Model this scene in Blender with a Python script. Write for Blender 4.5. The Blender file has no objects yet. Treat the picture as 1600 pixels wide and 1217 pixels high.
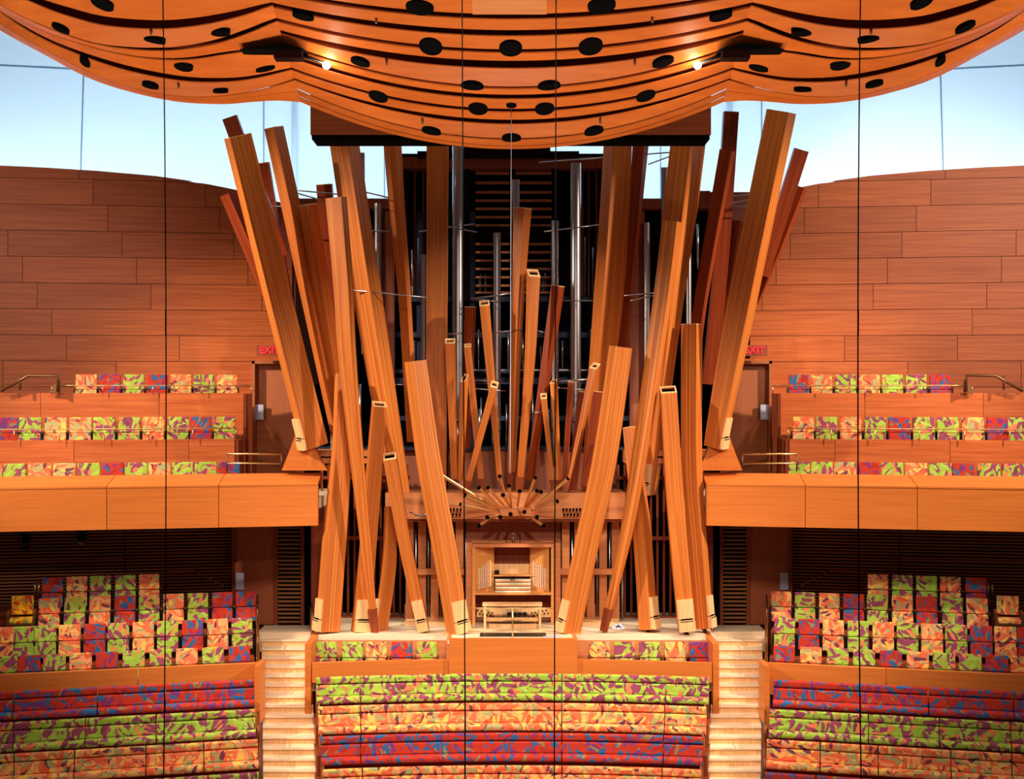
import bpy, bmesh, math, random
from mathutils import Vector, Matrix
random.seed(7)
SC = bpy.context.scene
COL = SC.collection
F = 2275.0          # focal length in pixels of a 1600 px wide frame
EYE = 12.0          # eye height above the stage floor

# ---------------------------------------------------------------- camera
cam = bpy.data.cameras.new('camera'); camo = bpy.data.objects.new('camera', cam); COL.objects.link(camo)
camo.location = (0, 0, EYE); camo.rotation_euler = (math.radians(90), 0, 0)
cam.sensor_width = 36; cam.lens = F / 1600 * 36; cam.clip_end = 300
SC.camera = camo
# ---------------------------------------------------------------- world and lights
SC.view_settings.view_transform = 'Standard'; SC.view_settings.look = 'None'
SC.view_settings.exposure = -0.35; SC.view_settings.gamma = 1
SC.view_settings.use_curve_mapping = False
w = bpy.data.worlds.new('hall_air'); SC.world = w; w.use_nodes = True
w.node_tree.nodes['Background'].inputs[0].default_value = (1, .90, .80, 1)
w.node_tree.nodes['Background'].inputs[1].default_value = .12

def area(name, loc, target, size, power, color=(1, .93, .84), size_y=None, spread=180):
    l = bpy.data.lights.new(name, 'AREA'); l.energy = power; l.color = color
    l.shape = 'RECTANGLE'; l.size = size; l.size_y = size_y or size; l.spread = math.radians(spread)
    o = bpy.data.objects.new(name, l); COL.objects.link(o); o.location = loc
    o.rotation_euler = (Vector(target) - Vector(loc)).to_track_quat('-Z', 'Y').to_euler()
    return o
def spot(name, loc, target, power, angle, blend=.5, color=(1, .93, .84), size=.3):
    l = bpy.data.lights.new(name, 'SPOT'); l.energy = power; l.color = color; l.shadow_soft_size = size
    l.spot_size = math.radians(angle); l.spot_blend = blend
    o = bpy.data.objects.new(name, l); COL.objects.link(o); o.location = loc
    o.rotation_euler = (Vector(target) - Vector(loc)).to_track_quat('-Z', 'Y').to_euler()
    return o
# high theatre keys and stage light, out of view; wall and ceiling washes are added
spot('left_key', (-22, 24, EYE+10.2), (-4.2, 36, EYE-2.6), 33000, 40, .6, (1, .89, .76), .4)
spot('right_key', (22, 24, EYE+10.2), (4.2, 36, EYE-2.6), 33000, 40, .6, (1, .89, .76), .4)
spot('front_key', (2, 4, EYE+9.5), (0, 36, EYE-2.5), 11000, 25, 1, (1, .92, .82), .6)
spot('right_wall_fill', (15, 10, EYE+9), (12.5, 38, EYE+4), 30000, 27, .9, (1, .90, .80), .8)  # unseen lamp added to brighten the right wall
spot('left_wall_fill', (-14, 10, EYE+6), (-13.5, 38, EYE+.6), 12000, 30, 1, (1, .90, .80), .8)  # unseen lamp added to lift the lower left wall
area('stage_light', (0, 18, EYE+7.5), (0, 32.5, EYE-9), 9, 680, (1, .93, .84), 1.5, 68)
for x_ in (-9, 0, 9): area('ceiling_fill', (x_, 22, EYE-8.5), (x_*1.05, 28, EYE+6), 4, 310, (1, .92, .76), 2, 55)  # up-facing lamps below the frame, put in to brighten the sails
for s in (-1, 1):      # downlights in the sails
    spot('balcony_downlight', (s*9.5, 30, EYE+6), (s*9.2, 35.2, EYE-2), 1500, 95, .9, (1, .92, .80), .3)
    spot('stair_downlight', (s*5.2, 28.5, EYE+5.6), (s*5.0, 33.3, EYE-7.5), 2100, 42, .9, (1, .93, .84), .3)
# unseen fill lamps added behind the wood walls to wash the pale plaster
for s in (-1, 1):
    area('plaster_fill', (s*11.5, 42.2, 15), (s*11, 48.0, 20.5), 17, 1750, (.74, .87, 1.0), .8)
area('plaster_fill', (0, 43.0, 20), (0, 49, 20.5), 9, 380, (.62, .76, 1.0), .8)

# ---------------------------------------------------------------- helpers
def P(px, py, Y):
    return Vector(((px-800)*Y/F, Y, EYE - (py-608.5)*Y/F))
def zz(py, Y): return EYE - (py-608.5)*Y/F
def xx(px, Y): return (px-800)*Y/F

def tag(o, label=None, cat=None, group=None, kind=None):
    if label: o['label'] = label
    if cat: o['category'] = cat
    if group: o['group'] = group
    if kind: o['kind'] = kind
    return o
def empty(name, loc=(0, 0, 0), rz=0, kind=None):
    o = bpy.data.objects.new(name, None); o.empty_display_size = .1; COL.objects.link(o)
    o.location = loc; o.rotation_euler = (0, 0, rz)
    if kind: o['kind'] = kind
    return o
class MB:
    def __init__(s): s.v = []; s.f = []; s.uv = []; s.sm = []
    def face(s, idx, uv=None, smooth=False):
        s.f.append(tuple(idx)); s.uv.append(uv); s.sm.append(smooth)
    def box(s, c, size, M=None):
        c = Vector(c); hx, hy, hz = [a/2 for a in size]; b = len(s.v)
        for x in (-hx, hx):
            for y in (-hy, hy):
                for z in (-hz, hz):
                    p = Vector((x, y, z))
                    if M: p = M @ p
                    s.v.append(c + p)
        for f in ((0,1,3,2),(4,6,7,5),(0,4,5,1),(2,3,7,6),(0,2,6,4),(1,5,7,3)):
            s.face([b+i for i in f])
        return s
    def b2(s, x0, x1, y0, y1, z0, z1):
        return s.box(((x0+x1)/2, (y0+y1)/2, (z0+z1)/2), (abs(x1-x0), abs(y1-y0), abs(z1-z0)))
    def prism(s, bot, top):
        """closed prism between two equal polygons (lists of points)"""
        n = len(bot); b = len(s.v); s.v += [Vector(p) for p in bot] + [Vector(p) for p in top]
        s.face(list(range(b+n-1, b-1, -1))); s.face(list(range(b+n, b+2*n)))
        for i in range(n):
            j = (i+1) % n; s.face([b+i, b+j, b+n+j, b+n+i])
        return s
    def tube(s, p0, p1, r0, r1=None, n=12, caps=True):
        r1 = r0 if r1 is None else r1
        p0, p1 = Vector(p0), Vector(p1); t = (p1-p0).normalized()
        u = t.orthogonal().normalized(); v = t.cross(u); b = len(s.v)
        for p, r in ((p0, r0), (p1, r1)):
            for i in range(n):
                a = 2*math.pi*i/n; s.v.append(p + (u*math.cos(a) + v*math.sin(a))*r)
        for i in range(n):
            j = (i+1) % n; s.face([b+i, b+j, b+n+j, b+n+i], smooth=True)
        if caps: s.face(list(range(b+n-1, b-1, -1))); s.face(list(range(b+n, b+2*n)))
        return s
    def path(s, pts, r, n=8):
        pts = [Vector(p) for p in pts]; b = len(s.v)
        T = [(pts[min(i+1, len(pts)-1)]-pts[max(i-1, 0)]).normalized() for i in range(len(pts))]
        u = T[0].orthogonal().normalized()
        for p, t in zip(pts, T):
            u = (u - t*u.dot(t)).normalized(); v = t.cross(u)
            for i in range(n):
                a = 2*math.pi*i/n; s.v.append(p + (u*math.cos(a)+v*math.sin(a))*r)
        for k in range(len(pts)-1):
            for i in range(n):
                j = (i+1) % n; s.face([b+k*n+i, b+k*n+j, b+(k+1)*n+j, b+(k+1)*n+i], smooth=True)
        m = len(pts)-1
        s.face(list(range(b+n-1, b-1, -1))); s.face(list(range(b+m*n, b+m*n+n)))
        return s
    def sweep(s, rings, closed=True, smooth=False):
        """rings: list of equal-length closed cross-sections"""
        b = len(s.v); n = len(rings[0])
        for r in rings: s.v += [Vector(p) for p in r]
        for k in range(len(rings)-1):
            for i in range(n):
                j = (i+1) % n
                s.face([b+k*n+i, b+k*n+j, b+(k+1)*n+j, b+(k+1)*n+i], smooth=smooth)
        if closed:
            m = len(rings)-1
            s.face(list(range(b+n-1, b-1, -1))); s.face(list(range(b+m*n, b+m*n+n)))
        return s
    def build(s, name, m, parent=None, kind=None, origin=None, bevel=0):
        me = bpy.data.meshes.new(name)
        o0 = Vector(origin) if origin is not None else Vector((0, 0, 0))
        me.from_pydata([tuple(Vector(p)-o0) for p in s.v], [], s.f)
        if any(s.sm): me.polygons.foreach_set('use_smooth', s.sm)
        if any(u is not None for u in s.uv):
            l = me.uv_layers.new(name='UVMap')
            for poly, u in zip(me.polygons, s.uv):
                for k, li in enumerate(poly.loop_indices): l.data[li].uv = u[k] if u else (0, 0)
        bm = bmesh.new(); bm.from_mesh(me); bmesh.ops.recalc_face_normals(bm, faces=bm.faces)
        if bevel: bmesh.ops.bevel(bm, geom=bm.edges[:], offset=bevel, segments=2, affect='EDGES', profile=.6)
        bm.to_mesh(me); bm.free()
        me.materials.append(m)
        o = bpy.data.objects.new(name, me); COL.objects.link(o); o.location = o0
        if parent: o.parent = parent
        if kind: o['kind'] = kind
        return o
def copy_tree(o, parent=None):
    c = o.copy(); COL.objects.link(c); c.parent = parent
    for ch in list(o.children): copy_tree(ch, c)
    return c
def interp(pts, x):
    if x <= pts[0][0]: return pts[0][1]
    for (a, b), (c, d) in zip(pts, pts[1:]):
        if x <= c: return b + (d-b)*(x-a)/(c-a)
    return pts[-1][1]

# ---------------------------------------------------------------- materials
def s2l(c): return tuple(((v/255)/12.92 if v/255 <= .04045 else ((v/255+.055)/1.055)**2.4) for v in c)
def newmat(name, rgb, rough=.5, metal=0, spec=.5):
    m = bpy.data.materials.new(name); m.use_nodes = True
    b = m.node_tree.nodes['Principled BSDF']
    b.inputs['Base Color'].default_value = (*s2l(rgb), 1); b.inputs['Roughness'].default_value = rough
    b.inputs['Metallic'].default_value = metal; b.inputs['Specular IOR Level'].default_value = spec
    return m, b
def plain(name, rgb, rough=.5, metal=0, spec=.5, emit=0):
    m, b = newmat(name, rgb, rough, metal, spec)
    N = m.node_tree.nodes; L = m.node_tree.links
    if emit:
        b.inputs['Emission Color'].default_value = (*s2l(rgb), 1); b.inputs['Emission Strength'].default_value = emit
        return m
    g = N.new('ShaderNodeNewGeometry'); n = N.new('ShaderNodeTexNoise'); n.inputs['Scale'].default_value = 3
    L.new(g.outputs['Position'], n.inputs['Vector'])
    h = N.new('ShaderNodeHueSaturation'); h.inputs['Color'].default_value = (*s2l(rgb), 1)
    mr = N.new('ShaderNodeMapRange'); mr.inputs['To Min'].default_value = .9; mr.inputs['To Max'].default_value = 1.1
    L.new(n.outputs['Fac'], mr.inputs['Value']); L.new(mr.outputs['Result'], h.inputs['Value'])
    L.new(h.outputs['Color'], b.inputs['Base Color'])
    return m
def wood(name, rgb, mode='h', rough=.4, contrast=.22, vary=.08, scale=1.0, spec=.22, stripe=0):
    m, b = newmat(name, rgb, rough, 0, spec)
    N = m.node_tree.nodes; L = m.node_tree.links
    mp = N.new('ShaderNodeMapping')
    if mode == 'uv':
        src = N.new('ShaderNodeUVMap').outputs[0]; mp.inputs['Scale'].default_value = (26*scale, .35, 1)
    else:
        src = N.new('ShaderNodeNewGeometry').outputs['Position']
        mp.inputs['Scale'].default_value = {'h': (.5, 1.5, 22*scale), 'v': (22*scale, 4, .5), 'y': (18*scale, .6, 6)}[mode]
    oi = N.new('ShaderNodeObjectInfo')
    ad = N.new('ShaderNodeVectorMath'); ad.operation = 'ADD'
    cb = N.new('ShaderNodeCombineXYZ'); mu = N.new('ShaderNodeMath'); mu.operation = 'MULTIPLY'; mu.inputs[1].default_value = 17
    L.new(oi.outputs['Random'], mu.inputs[0])
    for i in range(3): L.new(mu.outputs[0], cb.inputs[i])
    L.new(src, mp.inputs['Vector']); L.new(mp.outputs[0], ad.inputs[0]); L.new(cb.outputs[0], ad.inputs[1])
    n = N.new('ShaderNodeTexNoise'); n.inputs['Scale'].default_value = 1; n.inputs['Detail'].default_value = 5
    n.inputs['Roughness'].default_value = .6; n.inputs['Distortion'].default_value = .25
    L.new(ad.outputs[0], n.inputs['Vector'])
    r = N.new('ShaderNodeValToRGB'); e = r.color_ramp.elements
    base = s2l(rgb)
    dk = [base[0]*(1-contrast), base[1]*(1-contrast*1.5), base[2]*(1-contrast*1.7)]
    lt = [min(1, base[0]*(1+contrast*.5)), min(1, base[1]*(1+contrast*.9)), min(1, base[2]*(1+contrast*.9))]
    e[0].position = .32; e[0].color = (*dk, 1); e[1].position = .68; e[1].color = (*lt, 1)
    L.new(n.outputs['Fac'], r.inputs['Fac'])
    col = r.outputs['Color']
    if stripe:
        # a few long pale growth lines / reveals that run with the grain
        wv = N.new('ShaderNodeTexNoise'); wv.noise_dimensions = '1D'; wv.inputs['Scale'].default_value = 1; wv.inputs['Detail'].default_value = 1
        sx = N.new('ShaderNodeSeparateXYZ'); L.new(src, sx.inputs[0])
        m1 = N.new('ShaderNodeMath'); m1.operation = 'MULTIPLY_ADD'; m1.inputs[1].default_value = 24
        L.new(sx.outputs[0], m1.inputs[0]); L.new(mu.outputs[0], m1.inputs[2]); L.new(m1.outputs[0], wv.inputs['W'])
        rr = N.new('ShaderNodeValToRGB'); rr.color_ramp.elements[0].position = .57; rr.color_ramp.elements[1].position = .61
        L.new(wv.outputs['Fac'], rr.inputs['Fac'])
        mx = N.new('ShaderNodeMix'); mx.data_type = 'RGBA'; mf = N.new('ShaderNodeMath'); mf.operation = 'MULTIPLY'; mf.inputs[1].default_value = stripe
        L.new(rr.outputs['Color'], mf.inputs[0]); L.new(mf.outputs[0], mx.inputs['Factor'])
        L.new(col, mx.inputs['A']); mx.inputs['B'].default_value = (min(1, base[0]*1.35), min(1, base[1]*1.9), min(1, base[2]*2.2), 1)
        col = mx.outputs['Result']
    hs = N.new('ShaderNodeHueSaturation')
    mr = N.new('ShaderNodeMapRange'); mr.inputs['To Min'].default_value = 1-vary; mr.inputs['To Max'].default_value = 1+vary
    L.new(oi.outputs['Random'], mr.inputs['Value']); L.new(mr.outputs[0], hs.inputs['Value']); L.new(col, hs.inputs['Color'])
    L.new(hs.outputs[0], b.inputs['Base Color'])
    bp = N.new('ShaderNodeBump'); bp.inputs['Strength'].default_value = .06; bp.inputs['Distance'].default_value = .01
    L.new(n.outputs['Fac'], bp.inputs['Height']); L.new(bp.outputs[0], b.inputs['Normal'])
    return m
def fabric(name, palette, rough=.85):
    """leaf-print upholstery: long cells turned a random way in each patch, one flat colour per cell"""
    m, b = newmat(name, palette[0][1], rough, 0, .15)
    N = m.node_tree.nodes; L = m.node_tree.links
    g = N.new('ShaderNodeNewGeometry')
    nz = N.new('ShaderNodeTexNoise'); nz.inputs['Scale'].default_value = 6; L.new(g.outputs['Position'], nz.inputs['Vector'])
    sc = N.new('ShaderNodeVectorMath'); sc.operation = 'SCALE'; sc.inputs['Scale'].default_value = .085
    L.new(nz.outputs['Color'], sc.inputs[0])
    ad = N.new('ShaderNodeVectorMath'); ad.operation = 'ADD'; L.new(g.outputs['Position'], ad.inputs[0]); L.new(sc.outputs[0], ad.inputs[1])
    va = N.new('ShaderNodeTexVoronoi'); va.inputs['Scale'].default_value = 4.2; L.new(ad.outputs[0], va.inputs['Vector'])
    sp = N.new('ShaderNodeSeparateColor'); L.new(va.outputs['Color'], sp.inputs[0])
    an = N.new('ShaderNodeMath'); an.operation = 'MULTIPLY'; an.inputs[1].default_value = 6.28; L.new(sp.outputs[0], an.inputs[0])
    rt = N.new('ShaderNodeVectorRotate'); rt.rotation_type = 'Y_AXIS'; L.new(ad.outputs[0], rt.inputs['Vector']); L.new(an.outputs[0], rt.inputs['Angle'])
    rt.inputs['Center'].default_value = (0, 34, 6)
    mp = N.new('ShaderNodeMapping'); mp.inputs['Scale'].default_value = (14.5, 5.2, 4.0); L.new(rt.outputs[0], mp.inputs['Vector'])
    vb = N.new('ShaderNodeTexVoronoi'); vb.inputs['Scale'].default_value = 1; L.new(mp.outputs[0], vb.inputs['Vector'])
    s2 = N.new('ShaderNodeSeparateColor'); L.new(vb.outputs['Color'], s2.inputs[0])
    r = N.new('ShaderNodeValToRGB'); r.color_ramp.interpolation = 'CONSTANT'
    e = r.color_ramp.elements; t = 0
    for i, (fr, c) in enumerate(palette):
        el = e[0] if i == 0 else (e[1] if i == 1 else e.new(t))
        el.position = t; el.color = (*s2l(c), 1); t += fr
    L.new(s2.outputs[1], r.inputs['Fac']); L.new(r.outputs[0], b.inputs['Base Color'])
    return m
M = {}
M['wall'] = wood('fir_wall', (206, 104, 52), 'h', .45, .24, .10)
M['joint'] = plain('dark_joint', (120, 50, 22), .8)
M['fascia'] = wood('fir_fascia', (216, 118, 50), 'h', .38, .12, .05)
M['floorw'] = wood('pale_oak', (252, 222, 182), 'h', .4, .14, .05)
M['sail'] = wood('fir_ceiling', (208, 104, 38), 'h', .5, .14, .05, .35, .2)
M['gap'] = plain('ceiling_gap_shade', (96, 26, 6), 1, 0, .1)  # shade between the ceiling boards put into the backing's dark brown
M['pipe'] = wood('fir_pipe', (206, 112, 46), 'uv', .42, .26, .10, 1, .25, .0)
M['pipes'] = wood('striped_fir_pipe', (206, 112, 46), 'uv', .42, .26, .08, 1, .25, .6)
M['pipeshade'] = wood('shaded_fir_pipe', (150, 60, 26), 'uv', .4, .3, .08)  # same fir as the other pipes, with shade put into a darker colour
M['pale'] = wood('pale_maple', (244, 192, 130), 'v', .45, .14, .05)
M['case'] = wood('red_fir_case', (140, 62, 32), 'v', .45, .2, .06)
M['casev'] = wood('mauve_fir_case', (176, 102, 72), 'v', .45, .14, .04)
M['beam'] = wood('fir_beam', (214, 132, 80), 'h', .4, .12, .04)
M['darkslat'] = wood('dark_slat', (184, 106, 62), 'h', .6, .2, .03)
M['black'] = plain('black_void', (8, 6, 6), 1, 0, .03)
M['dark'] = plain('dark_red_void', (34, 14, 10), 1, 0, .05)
M['steel'] = plain('blue_grey_steel', (44, 50, 76), .5, .3)
M['silver'] = plain('organ_metal', (200, 192, 190), .3, 1)
M['chrome'] = plain('chrome_rod', (180, 170, 165), .3, 1)
M['brass'] = plain('brass_rail', (240, 196, 124), .32, 1)
M['bronze'] = plain('bronze_rail', (120, 78, 46), .4, .6)
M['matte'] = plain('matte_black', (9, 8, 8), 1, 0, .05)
M['board'] = wood('brown_board', (164, 88, 40), 'y', .45, .2, .05)
M['blackm'] = plain('black_metal', (14, 13, 14), .35, .2)
M['plaster'] = newmat('pale_plaster', (216, 236, 248), .9)[0]
M['seam'] = plain('plaster_seam', (120, 150, 180), .9)
M['white'] = plain('white_plate', (196, 198, 214), .4)
M['ivory'] = plain('ivory_key', (240, 226, 200), .35)
M['red'] = plain('exit_red', (255, 20, 40), .5, emit=1.6)
M['lamp'] = plain('lamp_glass', (255, 244, 230), .5, emit=60)
G_ = [(.34, (156, 180, 60)), (.30, (150, 68, 92)), (.20, (172, 196, 74)), (.10, (236, 126, 80)), (.06, (126, 62, 70))]
O_ = [(.30, (238, 112, 70)), (.20, (244, 158, 100)), (.16, (244, 190, 90)), (.16, (168, 162, 104)), (.10, (226, 96, 56)), (.08, (120, 60, 72))]
R_ = [(.50, (190, 54, 34)), (.20, (52, 96, 140)), (.12, (120, 52, 110)), (.14, (170, 46, 34)), (.04, (140, 120, 80))]
Y_ = [(.34, (232, 186, 32)), (.26, (226, 130, 30)), (.22, (190, 66, 30)), (.18, (140, 130, 70))]
FAB = {'g': fabric('green_leaf_fabric', G_), 'o': fabric('orange_leaf_fabric', O_), 'r': fabric('red_leaf_fabric', R_), 'y': fabric('yellow_leaf_fabric', Y_)}
FNAME = {'g': 'lime green', 'o': 'orange', 'r': 'red and blue', 'y': 'yellow'}
ORD = ['first', 'second', 'third', 'fourth', 'fifth', 'sixth', 'seventh', 'eighth', 'ninth', 'tenth', 'eleventh', 'twelfth', 'thirteenth']
SIDE = {-1: 'left', 1: 'right'}

def arc(X):
    a = abs(X)
    return a*a/46 if a < 5 else .5435 + (a-5)*.26
def parc(px, Y0):
    """point on the curved row whose centre lies at depth Y0, seen at column px"""
    Y = Y0
    for _ in range(6): Y = Y0 - arc(xx(px, Y))
    return xx(px, Y), Y
def arc_dir(X):
    s = X/23 if abs(X) < 5 else math.copysign(.24, X)
    return Vector((-s, -1, 0)).normalized()      # faces the stage centre
def xpath(x0, x1, Y0, n):
    """list of (X, Y, facing) along the curved row from world x0 to x1"""
    return [((x0+(x1-x0)*i/n), Y0-arc(x0+(x1-x0)*i/n), arc_dir(x0+(x1-x0)*i/n)) for i in range(n+1)]
def swept(mb, pts, prof, smooth=False):
    """prof: closed list of (forward, z) swept along pts"""
    mb.sweep([[Vector((X, Y, 0)) + d*f + Vector((0, 0, z)) for f, z in prof] for X, Y, d in pts], True, smooth)
    return mb
# ================================================================ THE SETTING
# ---- pale plaster shell behind the wood walls
pl = MB(); nx = 36
prof = [(49.0, 4), (49.0, 23), (47.5, 27), (43, 29.5), (30, 30), (12, 30)]
for i in range(nx+1):
    X = -34 + 68*i/nx
    for (y, z) in prof: pl.v.append(Vector((X, y - (abs(X)/34)**2*9, z)))
npf = len(prof)
for i in range(nx):
    for k in range(npf-1): pl.face([i*npf+k, (i+1)*npf+k, (i+1)*npf+k+1, i*npf+k+1], smooth=True)
wb = pl.build('wall_back', M['plaster'], kind='structure')
def plaster_y(X): return 49.0 - (abs(X)/34)**2*9
seams = MB()
for px in (130, 410, 598, 1035, 1192, 1470):
    sgn = 0
    for k in range(1):
        Y = 48.2; X = xx(px, Y); yy = plaster_y(X)-.02
        lean = {130: .25, 1470: -.25}.get(px, 0)
        seams.path([(X, yy, 14), (X+lean, plaster_y(X+lean)-.02, 23)], .018, 4)
for a, b in ((-17.5, -13.2), (13.2, 17.5)):
    z = zz(104, 47)
    seams.path([(X, plaster_y(X)-.02, z) for X in [a+(b-a)*i/6 for i in range(7)]], .018, 4)
seams.build('seam', M['seam'], wb)
for s in (-1, 1):
    X = s*7.25
    MB().path([(X, plaster_y(X)-.05, 14), (X, plaster_y(X)-.05, 23)], .09, 8).build('plaster_rib', M['plaster'], wb)

# ---- side wood walls built of long boards in running bond
top_curve = [(-900, 5.9), (0, 5.98), (60, 5.96), (150, 5.9), (240, 5.8), (300, 5.68), (365, 5.48), (470, 5.0)]
def wall_Y(X): return 40.1 - .16*max(0, abs(X)-6)
def board(mb, xa, xb, z0, z1, front, th, topf=None, n=6):
    rings = []
    for i in range(n+1):
        X = xa+(xb-xa)*i/n; Y = wall_Y(X)-front
        zt = z1 if topf is None else min(z1, topf(X))
        if zt <= z0+.01: zt = z0+.011
        rings.append([(X, Y, z0), (X, Y, zt), (X, Y+th, zt), (X, Y+th, z0)])
    mb.sweep(rings)
for s in (-1, 1):
    e = MB()
    tf = lambda X: EYE + interp(top_curve, 800-abs(X)*F/wall_Y(X))
    board(e, s*5.9, s*20, EYE-8, EYE+6.3, -.06, .3, lambda X: tf(X)-.02, 30)
    wl = e.build('wall_left' if s < 0 else 'wall_right', M['joint'], kind='structure')
    step = 2.93; pitch = .70; cache = []
    for k in range(-1, 9):
        z1 = EYE + .764 + pitch*(8-1-k) + 0.0
        z0 = z1 - pitch
        x0 = (148-800-.0+21.6*k)*39.4/F          # a joint of this course (left wall)
        for n in range(-4, 4):
            a = x0 + n*step; b = a + step
            if b > -6.05: b = -6.05
            a = max(a, -19.8)
            if b-a < .15: continue
            if z1 < EYE+.8: continue
            if k == -1 or k == 0: pass
            if min(z1, tf(a), 99) < z0+.05 and tf(b) < z0+.05: continue
            m = MB(); xa, xb = (a+.007, b-.007)
            if s > 0: xa, xb = -xb, -xa
            board(m, xa, xb, z0+.007, z1-.007, .0, .04, lambda X: tf(X), 6)
            m.build('wall_board', M['wall'], wl)
    # boards beside and above the upper door, and the low courses behind the seats
    for k in range(4):
        z1 = EYE + .764 - pitch*k; z0 = z1 - pitch
        for a, b in ((-19.8, -13.6-.35*k), (-13.6-.35*k, -10.7-.3*k), (-10.7-.3*k, -7.06)):
            m = MB(); xa, xb = (a+.007, b-.007)
            if s > 0: xa, xb = -xb, -xa
            board(m, xa, xb, z0+.007, z1-.007, .0, .04, None, 4)
            m.build('wall_board', M['wall'], wl)

# ---- upper doors by the organ (recess, leaf, frame) with exit signs
for s in (-1, 1):
    d = empty('door_1' if s < 0 else 'door_2', (s*6.45, 39.6, EYE-2.3), kind='structure')
    def X(v): return s*abs(v)
    m = MB(); m.b2(X(7.02), X(5.7), 39.98, 39.9, EYE-2.4, EYE+.70); m.build('door_leaf', wood('upper_door_wood', (186, 106, 66), 'v', .4, .1), d).location = (0, 0, 0)
    m = MB(); m.b2(X(7.08), X(7.0), 39.9, 39.62, EYE-2.4, EYE+.78); m.b2(X(7.08), X(5.7), 39.9, 39.62, EYE+.70, EYE+.78)
    m.build('door_frame', M['darkslat'], d)
    m = MB(); m.prism([(X(6.98), 39.88, EYE-1.9), (X(6.98), 39.88, EYE-.5), (X(5.75), 39.88, EYE-2.3)], [(X(6.98), 39.8, EYE-1.9), (X(6.98), 39.8, EYE-.5), (X(5.75), 39.8, EYE-2.3)])
    m.build('sloped_panel', M['darkslat'], d)
    for ch in d.children: ch.matrix_parent_inverse = Matrix.Translation(-d.location)
    pt = MB(); pt.b2(X(7.0), X(6.78), 39.75, 39.70, EYE-.83, EYE-.41)
    tag(pt.build('wall_plate', M['white'], origin=(s*6.9, 39.72, EYE-.6)), 'pale grey plate on the upper %s doorway edge beside the organ' % SIDE[s], 'plate')
    sx = s*6.52; ex = empty('exit_sign', (sx, 39.2, EYE+1.05))
    tag(ex, 'red lit EXIT sign above the upper %s door beside the organ pipes' % SIDE[s], 'sign')
    cu = bpy.data.curves.new('letters', 'FONT'); cu.body = 'EXIT'; cu.size = .27; cu.extrude = .01; cu.align_x = 'CENTER'; cu.align_y = 'CENTER'
    cu.materials.append(M['red']); tmp = bpy.data.objects.new('tmp', cu); COL.objects.link(tmp)
    me = bpy.data.meshes.new_from_object(tmp.evaluated_get(bpy.context.evaluated_depsgraph_get())); bpy.data.objects.remove(tmp)
    to = bpy.data.objects.new('letters', me); COL.objects.link(to); to.parent = ex
    to.rotation_euler = (math.radians(90), 0, 0); to.location = (0, -.02, 0)
    MB().b2(-.36, .36, 0, .04, -.15, .15).build('sign_panel', wood('sign_wood', (150, 70, 44), 'h'), ex)

# ---- ceiling: three billowing sails of lapped boards
c_val = [(0, 4), (28, 28), (47, 47), (66, 66), (82, 82), (105, 105), (122, 122), (138, 138), (150, 150), (159, 159)]
LINES = [  # (valley y, centre y) of each lap, from the front (top of frame) to the rear edge
    (-95, -60), (-52, -20), (-18, 22), (4, 47), (28, 77), (47, 95), (66, 135), (82, 148), (105, 170), (122, 187), (138, 216), (150, 227), (159.5, 233)]
LINES_SIDE = [(-95, 0), (-45, 0), (4, 0), (28, 0), (66, 0), (105, 0), (122, 0), (141, 0), (159.5, 0)]
GAPW = {4: 1, 28: 1, 66: .4, 105: 1, 122: .75, 141: .3, -45: 1}
def lineY(v): return 31 - (159.5-v)*.02
def valX(v): return -(329.0 - (159.5-v)*(-.29))*0 - (330 + (159.5-v)*.29)   # px offset of the valley from the centre
# side sail curves: px x -> px y for selected valley lines
def sc_(l, s=2.857): return [(a/s, b/s) for a, b in l]
SL = {159.5: sc_([(-700, -420), (-350, -95), (0, 135), (200, 245), (400, 350), (600, 415), (800, 455), (1000, 465), (1130, 455), (1240, 449), (1341, 456)]),
      122: sc_([(-700, -440), (-350, -120), (0, 105), (200, 222), (400, 322), (550, 380), (700, 415), (850, 431), (1000, 425), (1150, 400), (1320, 350)]),
      105: sc_([(-700, -480), (-350, -180), (0, 50), (200, 165), (400, 243), (600, 300), (800, 338), (950, 348), (1100, 341), (1310, 300)]),
      66: sc_([(-700, -500), (-350, -210), (0, 35), (200, 140), (400, 205), (550, 240), (700, 258), (850, 255), (1000, 232), (1160, 212), (1275, 190)]),
      28: sc_([(-700, -520), (-350, -230), (0, 20), (200, 115), (400, 185), (550, 208), (700, 213), (800, 207), (950, 180), (1100, 130), (1225, 80)]),
      4: sc_([(-700, -560), (-350, -280), (0, -70), (200, 0), (350, 45), (450, 70), (600, 86), (750, 89), (900, 75), (1050, 48), (1205, 10)])}
def smooth_interp(pts, x):
    # Catmull-Rom through the points
    n = len(pts)
    if x <= pts[0][0]: return pts[0][1] + (x-pts[0][0])*(pts[1][1]-pts[0][1])/(pts[1][0]-pts[0][0])
    if x >= pts[-1][0]: return pts[-1][1]
    for i in range(n-1):
        if x <= pts[i+1][0]:
            p0 = pts[max(0, i-1)]; p1 = pts[i]; p2 = pts[i+1]; p3 = pts[min(n-1, i+2)]
            h = p2[0]-p1[0]; m1 = (p2[1]-p0[1])/(p2[0]-p0[0]); m2 = (p3[1]-p1[1])/(p3[0]-p1[0]); t = (x-p1[0])/h
            return ((2*t**3-3*t*t+1)*p1[1] + (t**3-2*t*t+t)*h*m1 + (-2*t**3+3*t*t)*p2[1] + (t**3-t*t)*h*m2)
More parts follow.
